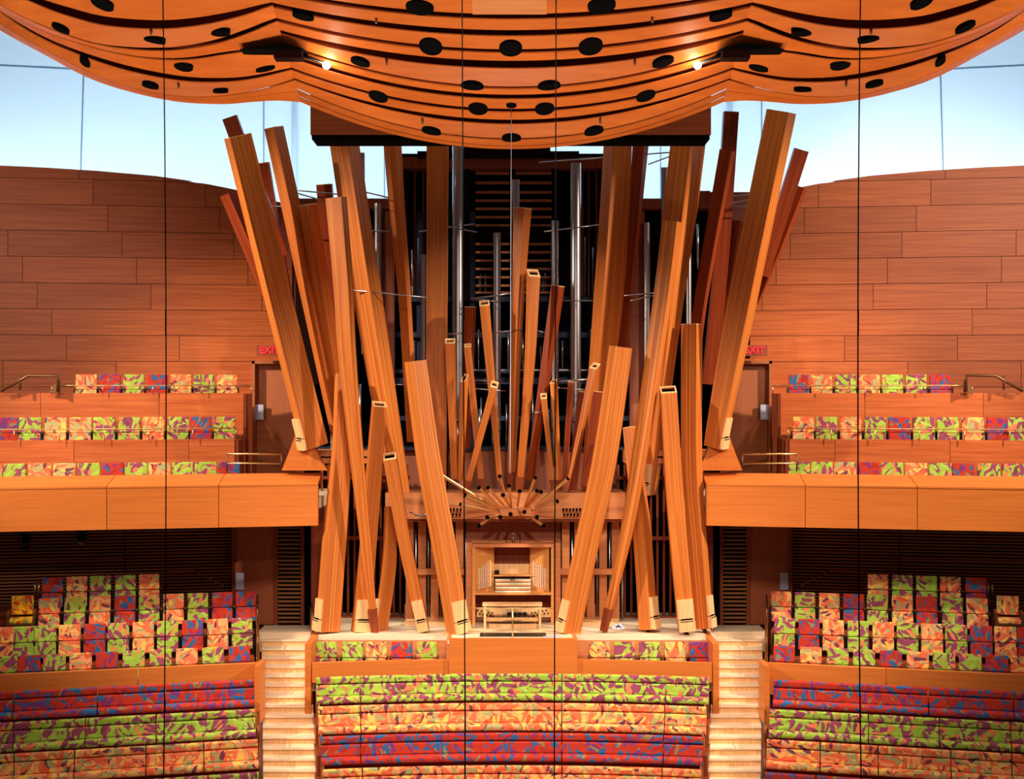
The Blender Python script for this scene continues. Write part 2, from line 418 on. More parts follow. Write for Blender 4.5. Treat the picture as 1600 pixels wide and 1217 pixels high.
def side_y(v, u):
    """u: 0 at the valley, 1 far outside"""
    keys = sorted(SL)
    vx = 800 + valX(v)
    px = vx - u*(vx+240)
    if v < 4: return px, side_y4(px, v)
    lo = max(k for k in keys if k <= v); hi = min(k for k in keys if k >= v)
    def at(k):
        kx = 800 + valX(k); xk = kx - u*(kx+240); return smooth_interp(SL[k], xk)
    if lo == hi: return px, at(lo)
    t = (v-lo)/(hi-lo); return px, at(lo)*(1-t) + at(hi)*t
def side_y4(px, v):
    k = 4; kx = 800+valX(4); vx = 800+valX(v); u = (vx-px)/(vx+240)
    return smooth_interp(SL[4], kx-u*(kx+240)) + (v-4)*1.05
NS = 40
def line_pts(kind, v, c, dy=0):
    """3-D polyline of a lap line at constant depth; dy shifts it towards the audience in metres"""
    Y = lineY(v); out = []
    for i in range(NS+1):
        if kind == 0:
            t = -1+2*i/NS; vx = valX(v)
            px = 800 + t*(-vx); py = v + (c-v)*(1-t*t)
        else:
            u = i/NS; px, py = side_y(v, u)
        p = P(px, py, Y)
        if kind == 1: p.x = -p.x
        out.append(p)
    return out
ceil = empty('ceiling', (0, 27, EYE+6), kind='structure')
for kind in (0, -1, 1):
    bk = MB()
    prev = None
    LL = LINES if kind == 0 else LINES_SIDE
    allpts = [line_pts(kind, v, c) for v, c in LL]
    # continue the sail towards the audience
    ext = [[p + Vector((0, -2.6*k, .9*k)) for p in allpts[0]] for k in (4, 3, 2, 1)]
    rows = ext + allpts
    nrow = len(rows)
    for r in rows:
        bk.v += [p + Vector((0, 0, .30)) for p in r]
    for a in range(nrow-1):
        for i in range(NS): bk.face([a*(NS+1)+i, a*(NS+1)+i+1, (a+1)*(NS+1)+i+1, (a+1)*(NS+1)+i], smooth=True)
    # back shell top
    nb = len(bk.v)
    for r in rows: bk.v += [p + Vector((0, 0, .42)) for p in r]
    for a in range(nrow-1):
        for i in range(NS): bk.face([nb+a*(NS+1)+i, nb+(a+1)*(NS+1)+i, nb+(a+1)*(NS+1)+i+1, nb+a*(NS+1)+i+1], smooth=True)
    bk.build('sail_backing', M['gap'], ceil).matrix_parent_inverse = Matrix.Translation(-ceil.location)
    for a in range(nrow-1):
        A, B = rows[a], rows[a+1]           # A nearer to the audience (higher in frame), B further
        last = (a == nrow-2)
        mb = MB(); rings = []
        for i in range(NS+1):
            pa, pb = A[i], B[i]; d = pb-pa; L_ = d.length
            w_ = 1.0
            if kind != 0:
                u = i/NS; w_ = max(.12, min(1, 1.15*math.sin(min(1, .12+u*1.25)*math.pi)))
            g = min(.34*L_, (.18 if kind == 0 else .28)*w_)
            if a >= nrow-4: g *= .8
            if kind != 0 and a >= 4: g *= GAPW.get(LINES_SIDE[a-4][0], 1)
            q0 = pa + d*(g/L_)      # open joint on the audience side
            q1 = pb
            t_ = Vector((0, 0, .04))
            rings.append([q0, q1, q1+t_*.6, q0+t_*.6])
        mb.sweep(rings)
        # smooth shading off keeps lap edges crisp
        mb.build('ceiling_board', M['sail'], ceil).matrix_parent_inverse = Matrix.Translation(-ceil.location)
# round openings in the sails, their inner shade painted as black discs: (px, py, radius m)
def sail_depth(px, py):
    """depth of the sail surface at a pixel"""
    best = None
    ax = abs(px-800)
    prevv = None
    for v, c in LINES:
        vx = -valX(v)
        if ax <= vx: y = v + (c-v)*(1-(ax/vx)**2)
        else:
            u = (ax-vx)/((800-vx)+240); y = side_y(v, u)[1]
        if prevv is not None and prevv[1] <= py <= y:
            t = (py-prevv[1])/max(1e-6, y-prevv[1]); return lineY(prevv[0])*(1-t)+lineY(v)*t
        prevv = (v, y)
    return lineY(prevv[0]) if py > prevv[1] else 22
holes = [(656, 12, 22, 10), (940, 9, 22, 11), (673, 73, 18, 12), (798, 76, 18, 11), (923, 73, 19, 12), (738, 135, 18, 5), (858, 135, 18, 5),
         (747, 170, 15, 9), (851, 170, 15, 9), (591, 151, 15, 8), (1009, 150, 15, 8), (799, 217, 15, 4), (674, 206, 15, 4), (928, 206, 15, 5), (799, 165, 8, 3),
         (563, 98, 15, 5), (1036, 98, 17, 6), (474, 26, 17, 5), (1126, 26, 18, 6),
         (160, 6, 18, 9), (95, 46, 14, 4), (133, 98, 8, 6), (287, 104, 15, 7), (242, 64, 17, 3), (345, 52, 15, 4), (415, 108, 15, 3), (235, 135, 13, 3), (345, 143, 12, 2),
         (1440, 4, 18, 9), (1508, 44, 16, 5), (1469, 97, 8, 6), (1313, 102, 16, 7), (1357, 63, 17, 3), (1252, 52, 16, 4), (1185, 107, 15, 4), (1366, 133, 14, 3), (1254, 141, 14, 2)]
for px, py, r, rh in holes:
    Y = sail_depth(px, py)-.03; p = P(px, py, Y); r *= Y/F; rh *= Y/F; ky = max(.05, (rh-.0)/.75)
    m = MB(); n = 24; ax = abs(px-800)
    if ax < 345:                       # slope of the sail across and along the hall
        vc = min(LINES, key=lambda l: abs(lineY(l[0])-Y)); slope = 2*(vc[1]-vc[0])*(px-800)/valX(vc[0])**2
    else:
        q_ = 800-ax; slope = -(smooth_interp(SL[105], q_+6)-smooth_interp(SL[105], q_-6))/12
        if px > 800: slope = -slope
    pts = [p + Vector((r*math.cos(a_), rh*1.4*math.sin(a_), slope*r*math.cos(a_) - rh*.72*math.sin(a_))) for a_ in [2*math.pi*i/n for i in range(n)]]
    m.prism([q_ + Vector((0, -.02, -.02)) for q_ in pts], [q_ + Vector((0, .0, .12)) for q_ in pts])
    m.build('opening_shade', M['matte'], ceil).matrix_parent_inverse = Matrix.Translation(-ceil.location)
# small sprinkler heads
for px, py in ((588, 29), (1019, 27), (604, 94), (992, 95), (660, 186), (938, 186), (236, 47), (1361, 47), (279, 131), (1322, 129)):
    Y = sail_depth(px, py); p = P(px, py, Y)
    MB().tube(p+Vector((0, 0, .05)), p-Vector((0, 0, .10)), .035, .02, 8).build('sprinkler', M['bronze'], ceil).matrix_parent_inverse = Matrix.Translation(-ceil.location)
# lamps in the sail valleys
for s in (-1, 1):
    p = P(800+s*289, 101, 29.2); q = P(800+s*345, 88, 29.3)
    sl = empty('spotlight', p); tag(sl, 'bright spotlight with black housing in the %s ceiling valley' % SIDE[s], 'spotlight')
    m = MB(); m.prism([q+Vector((-s*.35, 0, .02)), q+Vector((s*.95, 0, .03)), q+Vector((s*.1, .0, .16))], [q+Vector((-s*.35, -.5, .02)), q+Vector((s*.95, -.5, .03)), q+Vector((s*.1, -.5, .16))])
    m.build('shade', M['matte'], sl, origin=p).location = (0, 0, 0)
    m = MB(); m.box(q+Vector((0, -.3, -.06)), (.55, .35, .16)); m.build('housing', M['dark'], sl, origin=p).location = (0, 0, 0)
    m = MB(); m.tube(q+Vector((-s*.2, -.2, 0)), p+Vector((s*.05, 0, .02)), .05, .03, 8); m.build('arm', M['blackm'], sl, origin=p).location = (0, 0, 0)
    m = MB(); m.tube((0, .02, 0), (0, -.10, -.04), .07, .075, 16); m.build('lens', M['lamp'], sl)
    spot('valley_spot', p+Vector((0, -.2, -.1)), (-s*2, 36, 9), 200, 70, .8)
    pt = bpy.data.lights.new('lamp_glow', 'POINT'); pt.energy = 22; pt.shadow_soft_size = .08; pt.color = (1, .9, .75)
    po = bpy.data.objects.new('lamp_glow', pt); COL.objects.link(po); po.location = p+Vector((0, -.3, -.22))
# front projector panel boxes set flush in the sails
for px, py, wd, dp in ((797, 4, .85, 1.2),):
    Y = 27.2; p = P(px, 21, Y)
    m = MB(); m.prism([p+Vector((-.7, 0, -.02)), p+Vector((.68, 0, -.02)), p+Vector((.68, -1.4, .7)), p+Vector((-.7, -1.4, .7))], [p+Vector((-.7, 0, .1)), p+Vector((.68, 0, .1)), p+Vector((.68, -1.4, .82)), p+Vector((-.7, -1.4, .82))])
    m.build('ceiling_hatch', M['beam'], ceil).matrix_parent_inverse = Matrix.Translation(-ceil.location)

# ---- canopy box above the organ
cb_ = empty('organ_canopy', (0, 33.5, EYE+5.7)); tag(cb_, 'long horizontal red-brown wooden canopy box above the organ pipes', 'canopy')
m = MB(); m.b2(xx(485, 33), xx(1111, 33), 33, 34.1, EYE+5.78, EYE+6.9); m.build('box', wood('canopy_wood', (150, 70, 36), 'h', .4, .25, .02), cb_, origin=cb_.location).location = (0, 0, 0)
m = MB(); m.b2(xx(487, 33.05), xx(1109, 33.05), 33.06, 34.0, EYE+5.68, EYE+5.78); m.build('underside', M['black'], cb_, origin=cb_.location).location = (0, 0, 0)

# ---- balconies (upper terraces) left and right
def sideY(X, Y0, k=.22): return Y0 - k*max(0, abs(X)-4.66)
def slab(mb, s, xa, xb, Y0, Y1, z0, z1, k=.22, n=8, z1b=None):
    """slab between |x| xa..xb; front at Y0, rear at Y1; z1b = top height at the rear"""
    rings = []
    for i in range(n+1):
        X = xa+(xb-xa)*i/n
        a = sideY(X, Y0, k); b = sideY(X, Y1, k)
        rings.append([(s*X, a, z0), (s*X, a, z1), (s*X, b, z1 if z1b is None else z1b), (s*X, b, z0)])
    mb.sweep(rings); return mb
for s in (-1, 1):
    bal = empty('trim_1' if s < 0 else 'trim_2', (s*8, 35, EYE-3), kind='structure')
    inv = Matrix.Translation(-bal.location)
    XE = 15.5
    def fin(o): o.matrix_parent_inverse = inv; return o
    # front fascia boards with a sloping cap
    cuts = [4.66, 6.95, 9.45, 12.1, 15.4]
    for a, b in zip(cuts, cuts[1:]):
        m = MB(); slab(m, s, a+.008, b-.008, 35.0, 35.2, EYE-3.27, EYE-2.27); fin(m.build('fascia_board', M['fascia'], bal))
        m = MB(); slab(m, s, a+.008, b-.008, 34.99, 35.75, EYE-2.30, EYE-2.26, z1b=EYE-2.04); fin(m.build('cap_board', M['floorw'] if False else M['fascia'], bal))
    m = MB(); slab(m, s, 4.68, XE, 35.05, 39.8, EYE-3.24, EYE-2.9); fin(m.build('balcony_slab', M['joint'], bal))
    m = MB(); slab(m, s, 4.68, XE, 35.7, 39.8, EYE-2.9, EYE-2.63); fin(m.build('terrace_floor', M['floorw'], bal))
    # parapets P2, P1
    for nm, xe, Y0, zt, zb in (('lower', 6.95, 36.95, -1.24, -2.63), ('upper', 6.93, 38.2, -.09, -1.6)):
        if nm == 'lower': ct = [xe, 8.05, 10.75, 13.3, XE]
        else: ct = [xe, 9.05, 11.9, XE]
        for a, b in zip(ct, ct[1:]):
            m = MB(); slab(m, s, a+.006, b-.006, Y0, Y0+.12, EYE+zb, EYE+zt, .2); fin(m.build('parapet_board', M['wall'], bal))
        m = MB(); slab(m, s, xe+.01, XE, Y0+.02, 39.7, EYE+zb, EYE+(-1.56 if nm == 'lower' else -.46), .2); fin(m.build('terrace', M['case'], bal))
    # dark return at the ends of the parapets
    m = MB(); slab(m, s, 6.86, 6.93, 38.0, 38.9, EYE-2.63, EYE-.11, .2, 1); slab(m, s, 6.86, 6.95, 36.97, 38.1, EYE-2.63, EYE-1.26, .2, 1)
    fin(m.build('end_panel', M['case'], bal))
    # wing fin by the organ
    wy = 35.35
    pts = [(800+s*(800-q), y) for q, y in ((471, 652), (484, 646), (489, 690), (500, 718), (512, 735), (440, 735), (452, 705))]
    a_ = [P(x, y, wy) for x, y in pts]; m = MB(); m.prism(a_, [p+Vector((0, .28, 0)) for p in a_])
    fin(m.build('wing_panel', M['fascia'], bal))
    # pilaster below the balcony nose
    m = MB(); m.b2(s*4.72, s*5.05, 36.6, 37.6, EYE-6.0, EYE-3.2); fin(m.build('pilaster', M['case'], bal))
    # brass rails in front of the seats
    for nm, x0, x1, Y0, zr, zb in (('upper', 6.75, 11.6, 38.1, .10, -.09), ('middle', 6.9, 15.2, 36.85, -.97, -1.24)):
        r = empty('handrail', (s*x0, sideY(x0, Y0, .2), EYE+zb)); tag(r, 'thin brass rail along the %s parapet of the %s balcony' % (nm, SIDE[s]), 'railing')
        o_ = r.location; m = MB()
        pp = [Vector((s*x, sideY(x, Y0, .2)-.01, EYE+zr)) for x in [x0+(x1-x0)*i/10 for i in range(11)]]
        m.path(pp, .017, 6); m.build('rail', M['brass'], r, origin=o_).location = (0, 0, 0)
        k = int((x1-x0)/1.0)
        for i in range(k+1):
            x = x0+(x1-x0)*i/k; q = Vector((s*x, sideY(x, Y0, .2)-.01, 0))
            m = MB(); m.tube(q+Vector((0, 0, EYE+zb-.02)), q+Vector((0, 0, EYE+zr)), .012, n=6); m.build('post', M['brass'], r, origin=o_).location = (0, 0, 0)
    # guard rail at the organ end of the front terrace
    q0 = P(800+s*360, 736, 35.9); q1 = P(800+s*445, 736, 35.6)
    r = empty('guardrail', q0); tag(r, 'two-bar brass guardrail at the organ end of the %s balcony' % SIDE[s], 'railing')
    m = MB(); m.path([q0+Vector((0, 0, .42)), q1+Vector((0, 0, .42))], .025, 8); m.build('top_rail', M['brass'], r, origin=q0).location = (0, 0, 0)
    m = MB(); m.path([q0+Vector((0, 0, .19)), q1+Vector((0, 0, .19))], .02, 8); m.build('lower_rail', M['brass'], r, origin=q0).location = (0, 0, 0)
    for q in (q0, q1):
        m = MB(); m.tube(q, q+Vector((0, 0, .43)), .02, n=8); m.build('post', M['bronze'], r, origin=q0).location = (0, 0, 0)
    # stair handrail at the outer end of the top row
    y0 = 38.0; B = [(90, 612), (90, 587), (44, 587), (2, 611)]
    B = [P(800+s*(800-a), b, 36.6 + (0 if i < 2 else -.2)) for i, (a, b) in enumerate(B)]
    r = empty('stair_handrail', B[0]); tag(r, 'bronze handrail with sloping end beside the %s top balcony row' % SIDE[s], 'railing')
    m = MB(); m.path(B, .04, 8); m.build('rail', M['bronze'], r, origin=B[0]).location = (0, 0, 0)
    m = MB(); m.tube(B[2]+Vector((.2*s, 0, 0)), B[2]+Vector((.2*s, 0, -.35)), .03, n=8); m.build('post', M['bronze'], r, origin=B[0]).location = (0, 0, 0)
    c_ = B[0]+Vector((-s*.05, .05, -.02)); m = MB(); m.prism([c_, c_+Vector((s*.3, 0, 0)), c_+Vector((0, 0, .35))], [c_+Vector((0, .04, 0)), c_+Vector((s*.3, .04, 0)), c_+Vector((0, .04, .35))]); m.build('bracket', M['bronze'], r, origin=B[0]).location = (0, 0, 0)

# ---- wall under the balconies: dark slats, door, louvre
for s in (-1, 1):
    wl = empty('wall_under_left' if s < 0 else 'wall_under_right', (s*8, 38, EYE-6), kind='structure'); wl.name = 'wall_back_left' if s < 0 else 'wall_back_right'
    inv = Matrix.Translation(-wl.location)
    def fin(o): o.matrix_parent_inverse = inv; return o
    Yw = 37.9
    def wy(X): return Yw - .2*max(0, X-6)
    m = MB(); slab(m, s, 7.0, 15.4, Yw+.45, Yw+.6, EYE-6.2, EYE-3.2, .2); fin(m.build('backing', M['black'], wl))
    for a, b in ((7.22, 9.9), (9.93, 12.9), (12.93, 15.4)):
        m = MB(); z = EYE-3.35
        while z > EYE-6.1:
            slab(m, s, a, b, Yw+.40, Yw+.46, z-.062, z-.02, .2, 3); z -= .082
        fin(m.build('slats', M['darkslat'], wl, kind='stuff'))
        m = MB(); zt = EYE-4.35 if a > 9.9 else EYE-4.2
        slab(m, s, a, b, Yw+.36, Yw+.41, zt, zt+.03, .2, 3); fin(m.build('batten', M['case'], wl))
    # louvre beside the door
    m = MB(); z = EYE-3.3
    while z > EYE-6.0:
        m.b2(s*5.42, s*6.02, 37.45, 37.60, z-.075, z-.03); z -= .105
    fin(m.build('louvre', wood('louvre_wood', (150, 96, 56), 'h'), wl, kind='stuff'))
    m = MB(); m.b2(s*5.36, s*6.1, 37.62, 37.7, EYE-6.05, EYE-3.2); fin(m.build('louvre_back', M['dark'], wl))
    m = MB(); m.b2(s*6.02, s*6.1, 37.38, 37.6, EYE-6.05, EYE-3.2); m.b2(s*5.34, s*5.42, 37.38, 37.6, EYE-6.05, EYE-3.2); fin(m.build('louvre_frame', M['case'], wl))
    m = MB(); m.b2(s*5.06, s*5.32, 37.5, 37.6, EYE-6.05, EYE-3.2); fin(m.build('dark_slot', M['black'], wl))
    d = empty('door_3' if s < 0 else 'door_4', (s*6.6, 37.5, EYE-6.05), kind='structure'); di = Matrix.Translation(-d.location)
    m = MB(); m.b2(s*6.1, s*7.12, 37.5, 37.56, EYE-6.05, EYE-3.2); o = m.build('door_leaf', wood('door_wood', (168, 88, 54), 'v', .4, .1), d); o.matrix_parent_inverse = di
    m = MB(); m.b2(s*7.12, s*7.2, 37.4, 37.56, EYE-6.05, EYE-3.2); o = m.build('door_frame', M['case'], d); o.matrix_parent_inverse = di
    m = MB(); m.b2(s*6.90, s*7.11, 37.46, 37.5, EYE-5.15, EYE-4.72)
    tag(m.build('wall_plate', M['white'], origin=(s*7, 37.48, EYE-4.9)), 'pale grey plate on the lower %s door under the balcony' % SIDE[s], 'plate')
    # handrail behind the seats
    pts = [(262, 921), (262, 891), (304, 891), (350, 916)]
    B = [P(800+s*(800-a), b, 37.0) for a, b in pts]
    r = empty('handrail', B[0]); tag(r, 'slim metal handrail with sloped end against the dark %s slatted wall' % SIDE[s], 'railing')
    MB().path(B, .022, 8).build('rail', M['bronze'], r, origin=B[0]).location = (0, 0, 0)
    MB().tube(B[3], B[3]+Vector((0, .25, -.06)), .018, n=8).build('bracket', M['blackm'], r, origin=B[0]).location = (0, 0, 0)

# ---- lower stepped floors under the seat rows of both side blocks
ROWS = {'A': (34.9, EYE-6.0), 'B': (35.85, EYE-5.49), 'C': (36.8, EYE-4.98), 'D': (37.6, EYE-4.58)}
for s in (-1, 1):
    fl = MB()
    x0, x1 = 6.2, 15.5
    for r, (Y0, zt) in ROWS.items():
        z = zt-.86
        pts = xpath(s*{'A': 6.08, 'B': 6.22, 'C': 6.42, 'D': 6.5}[r], s*x1, Y0, 8)
        swept(fl, pts, [(.62, z-.9), (.62, z), (-2.6, z), (-2.6, z-.9)])
    fl.build('floor_left' if s < 0 else 'floor_right', M['case'], kind='structure')
    # front parapet of the side block
    m0 = empty('parapet', (s*9, 32, EYE-6.8), kind='structure'); m0.name = 'trim_3' if s < 0 else 'trim_4'; inv = Matrix.Translation(-m0.location)
    for a, b in ((5.78, 8.35), (8.37, 11.6), (11.62, 15.4)):
        m = MB(); swept(m, xpath(s*a, s*b, 33.95, 6), [(0.0, EYE-6.95), (0.0, EYE-6.24), (-.16, EYE-6.24), (-.16, EYE-6.95)])
        m.build('parapet_board', M['fascia'], m0).matrix_parent_inverse = inv
    m = MB(); X = s*5.72; Yq = 33.95-arc(X); m.b2(X-s*.06, X+s*.06, Yq-.55, Yq+.2, EYE-7.5, EYE-6.2); m.build('parapet_end', M['fascia'], m0).matrix_parent_inverse = inv

# ---- stage floor and terraces under the benches
fl = MB()
for k in range(6):
    Yk = 33.85 - .9*k; z = EYE-7.5-.45*k
    for xa_, xb_ in ((-15.5, -5.75+.13*k), (-4.56+.14*k, 4.56-.14*k), (5.75-.13*k, 15.5)): swept(fl, xpath(xa_, xb_, Yk, 10), [(.95, z-1.5), (.95, z), (-.2, z), (-.2, z-1.5)])
fl.build('floor_choir', M['case'], kind='structure')
m = MB(); m.b2(-16, 16, 4, 30.5, EYE-12.2, EYE-12.0); m.build('floor', M['floorw'], kind='structure')

# ---- stairs
NST = 16
def stair_x(s, Y, e):   # e 0 outer, 1 inner
    t = (36.4-Y)/4.9
    return s*((6.27 + (5.38-6.27)*t) if e == 0 else (5.10 + (4.20-5.10)*t))
for s in (-1, 1):
    st = empty('stairs', (s*5.3, 33.5, EYE-8.5)); tag(st, 'pale oak staircase between the %s side seats and the centre benches' % SIDE[s], 'stairs')
    inv = Matrix.Translation(-st.location)
    zl = EYE-6.05
    m = MB(); m.b2(s*5.02, s*6.35, 36.38, 37.36, zl-.5, zl); m.build('landing', M['floorw'], st).matrix_parent_inverse = inv
    dep = [.22, .34, .34, .30, .34, .30, .52] + [.30]*10
    Y = 36.38; z = zl
    for i in range(NST):
        z -= .158 if i < 8 else .17; Yn = Y-(dep[i] if i < len(dep) else .3)
        a, b = stair_x(s, Y, 0), stair_x(s, Y, 1); c, d_ = stair_x(s, Yn-.03, 0), stair_x(s, Yn-.03, 1)
        m = MB(); m.prism([(a, Y+.05, z-.045), (b, Y+.05, z-.045), (d_, Yn-.03, z-.045), (c, Yn-.03, z-.045)], [(a, Y+.05, z), (b, Y+.05, z), (d_, Yn-.03, z), (c, Yn-.03, z)])
        m.build('tread', M['floorw'], st).matrix_parent_inverse = inv
        m = MB(); m.prism([(a, Y+.05, z-.5), (b, Y+.05, z-.5), (d_, Yn, z-.5), (c, Yn, z-.5)], [(a, Y+.05, z-.045), (b, Y+.05, z-.045), (d_, Yn, z-.045), (c, Yn, z-.045)])
        m.build('riser', M['pale'], st).matrix_parent_inverse = inv
        Y = Yn
    # side boards with rails, each a stepped segment
    for e, nm in ((0, 'outer'), (1, 'inner')):
        sb = empty('stair_balustrade', (stair_x(s, 34, e), 34, EYE-7)); 
        tag(sb, 'stepped wooden balustrade along the %s side of the %s stairs' % (('wall-side' if e == 0 else 'centre'), SIDE[s]), 'balustrade')
        iv = Matrix.Translation(-sb.location); off = .06 if e == 0 else -.06
        for (Ya, Yb) in ((36.7, 35.75), (35.7, 34.7), (34.65, 33.75), (33.7, 32.85), (32.8, 31.9), (31.85, 30.9)):
            xa = stair_x(s, Ya, e)+s*off; xb = stair_x(s, Yb, e)+s*off
            zt = zl - .52*(36.38-(Ya+Yb)/2) + (.72 if e == 0 else .55)
            th = .07*s*(1 if e == 0 else -1)
            m = MB(); m.prism([(xa, Ya, zt-.9), (xa+th, Ya, zt-.9), (xb+th, Yb, zt-1.1), (xb, Yb, zt-1.1)], [(xa, Ya, zt+.1), (xa+th, Ya, zt+.1), (xb+th, Yb, zt-.1), (xb, Yb, zt-.1)])
            m.build('side_board', M['board'], sb).matrix_parent_inverse = iv
            m = MB(); m.path([(xa+th/2, Ya, zt+.22), (xb+th/2, Yb, zt+.02), (xb+th/2, Yb, zt-.3)], .022, 6); m.build('rail', M['bronze'], sb).matrix_parent_inverse = iv
# ================================================================ THE ORGAN
DECK = EYE-5.88; BEAMT = EYE-2.57
# ---- deck and the fronts below it
dk = empty('organ_deck', (0, 35, DECK-.3), kind='structure'); dk.name = 'floor_organ'; inv = Matrix.Translation(-dk.location)
def fin(o, i=None): o.matrix_parent_inverse = i or inv; return o
m = MB(); m.b2(xx(489, 35), xx(1116, 35), 34.85, 38.4, DECK-.12, DECK); fin(m.build('deck', M['floorw'], dk))
m = MB(); m.b2(-1.5, 1.5, 33.9, 34.9, DECK-.05, DECK+.04); fin(m.build('pulpit_floor', M['floorw'], dk))
m = MB(); m.b2(xx(702, 33.9), xx(902, 33.9), 33.86, 33.95, EYE-6.62, DECK+.09); fin(m.build('front_panel', M['fascia'], dk))
for s in (-1, 1):
    m = MB(); X0, X1 = s*1.47, s*xx(1114, 35)
    m.b2(X0, X1, 34.85, 34.95, EYE-7.0, DECK-.02); fin(m.build('niche_back', M['beam'], dk))
    m = MB(); m.b2(X0-s*.04, X0+s*.05, 33.95, 34.9, EYE-7, DECK+.05); fin(m.build('niche_cheek', M['beam'], dk))
    m = MB(); swept(m, xpath(s*1.5, s*4.6, 33.98, 4), [(.0, EYE-6.75), (.0, EYE-6.3), (-.13, EYE-6.3), (-.13, EYE-6.75)]); fin(m.build('niche_parapet', M['fascia'], dk))
    m = MB(); m.b2(X0, X1, 33.8, 34.9, EYE-7.0, EYE-6.83); fin(m.build('niche_floor', M['floorw'], dk))
    m = MB(); m.b2(s*4.64, s*4.78, 33.6, 36.6, EYE-7.6, DECK-.0); fin(m.build('niche_end', M['fascia'], dk))

# ---- case behind the pipes
cs = empty('organ_case', (0, 38, EYE-2)); tag(cs, 'dark organ case with chambers and red-brown frames behind the wooden pipes', 'organ case')
ci = Matrix.Translation(-cs.location)
def cb(name, mat, *boxes, kind=None):
    m = MB()
    for b in boxes: m.b2(*b)
    o = m.build(name, mat, cs, kind=kind); o.matrix_parent_inverse = ci; return o
def pb(px0, px1, py0, py1, Y0, Y1): return (xx(px0, Y0), xx(px1, Y0), Y0, Y1, zz(py1, Y0), zz(py0, Y0))
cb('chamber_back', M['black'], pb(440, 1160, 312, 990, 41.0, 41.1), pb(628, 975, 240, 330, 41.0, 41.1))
cb('side_frame', M['pipeshade'] if False else M['case'], pb(440, 612, 310, 326, 39.2, 39.6)); cb('side_frame', M['case'], pb(1003, 1112, 310, 326, 39.2, 39.6)); cb('side_frame', M['case'], pb(1110, 1190, 300, 350, 39.4, 39.6)); cb('side_frame', M['case'], pb(1091, 1110, 298, 325, 39.1, 39.3))
cb('side_panel', M['case'], pb(418, 456, 318, 420, 39.3, 39.5)); cb('side_panel', M['dark'], pb(462, 520, 420, 600, 39.3, 39.5))
cb('side_panel', M['dark'], pb(1120, 1172, 350, 560, 39.45, 39.6))
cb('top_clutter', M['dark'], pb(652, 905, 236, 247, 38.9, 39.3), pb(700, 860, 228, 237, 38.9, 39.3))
cb('top_beam', M['case'], pb(628, 945, 245, 263, 39.0, 39.5)); 
for x in (632, 668, 730, 800, 866, 905, 938):
    cb('mullion', M['dark'], pb(x-4, x+4, 262, 470, 39.1, 39.3))
for s in (-1, 1):
    cb('case_column', M['casev'], pb(800+s*198-0, 800+s*184, 330, 765, 38.2, 38.5)) ; cb('case_column', M['case'], pb(800+s*198, 800+s*204+s*3, 330, 765, 38.3, 38.7))
m = None
for xa, xb in ((743, 797), (806, 862)):
    for k, y in enumerate([270, 285, 300, 313, 326, 339, 352] + [381, 394, 407, 420, 433, 446, 457]):
        cb('louvre_slat', M['beam'], pb(xa, xb, y-1.6, y+1.6, 39.6, 39.8))
cb('cross_panel', M['dark'], pb(735, 866, 355, 372, 39.5, 39.7))
for x in (648, 661, 910, 920, 932):
    cb('slender_pipe', M['case'], pb(x-1.4, x+1.4, 265, 462, 39.5, 39.6))
for y0, y1 in ((463, 471), (519, 527), (577, 583), (590, 600), (650, 657), (697, 703)):
    cb('steel_beam', M['steel'], pb(604, 1000, y0, y1, 39.7, 39.9))
for x in (738, 655, 945): cb('steel_post', M['steel'], pb(x-4, x+4, 330, 700, 39.9, 40.0))
cb('catwalk', M['chrome'], pb(735, 1000, 577, 579, 39.2, 39.5))
cb('lower_panel', M['casev'], pb(725, 965, 703, 768, 38.3, 38.4)); cb('lower_panel', M['casev'], pb(630, 725, 703, 768, 38.4, 38.5))
cb('dark_infill', M['black'], pb(690, 700, 703, 768, 38.2, 38.3), pb(965, 985, 703, 768, 38.2, 38.3))
cb('chest_top', M['steel'], pb(470, 985, 699, 703, 38.2, 39.0))
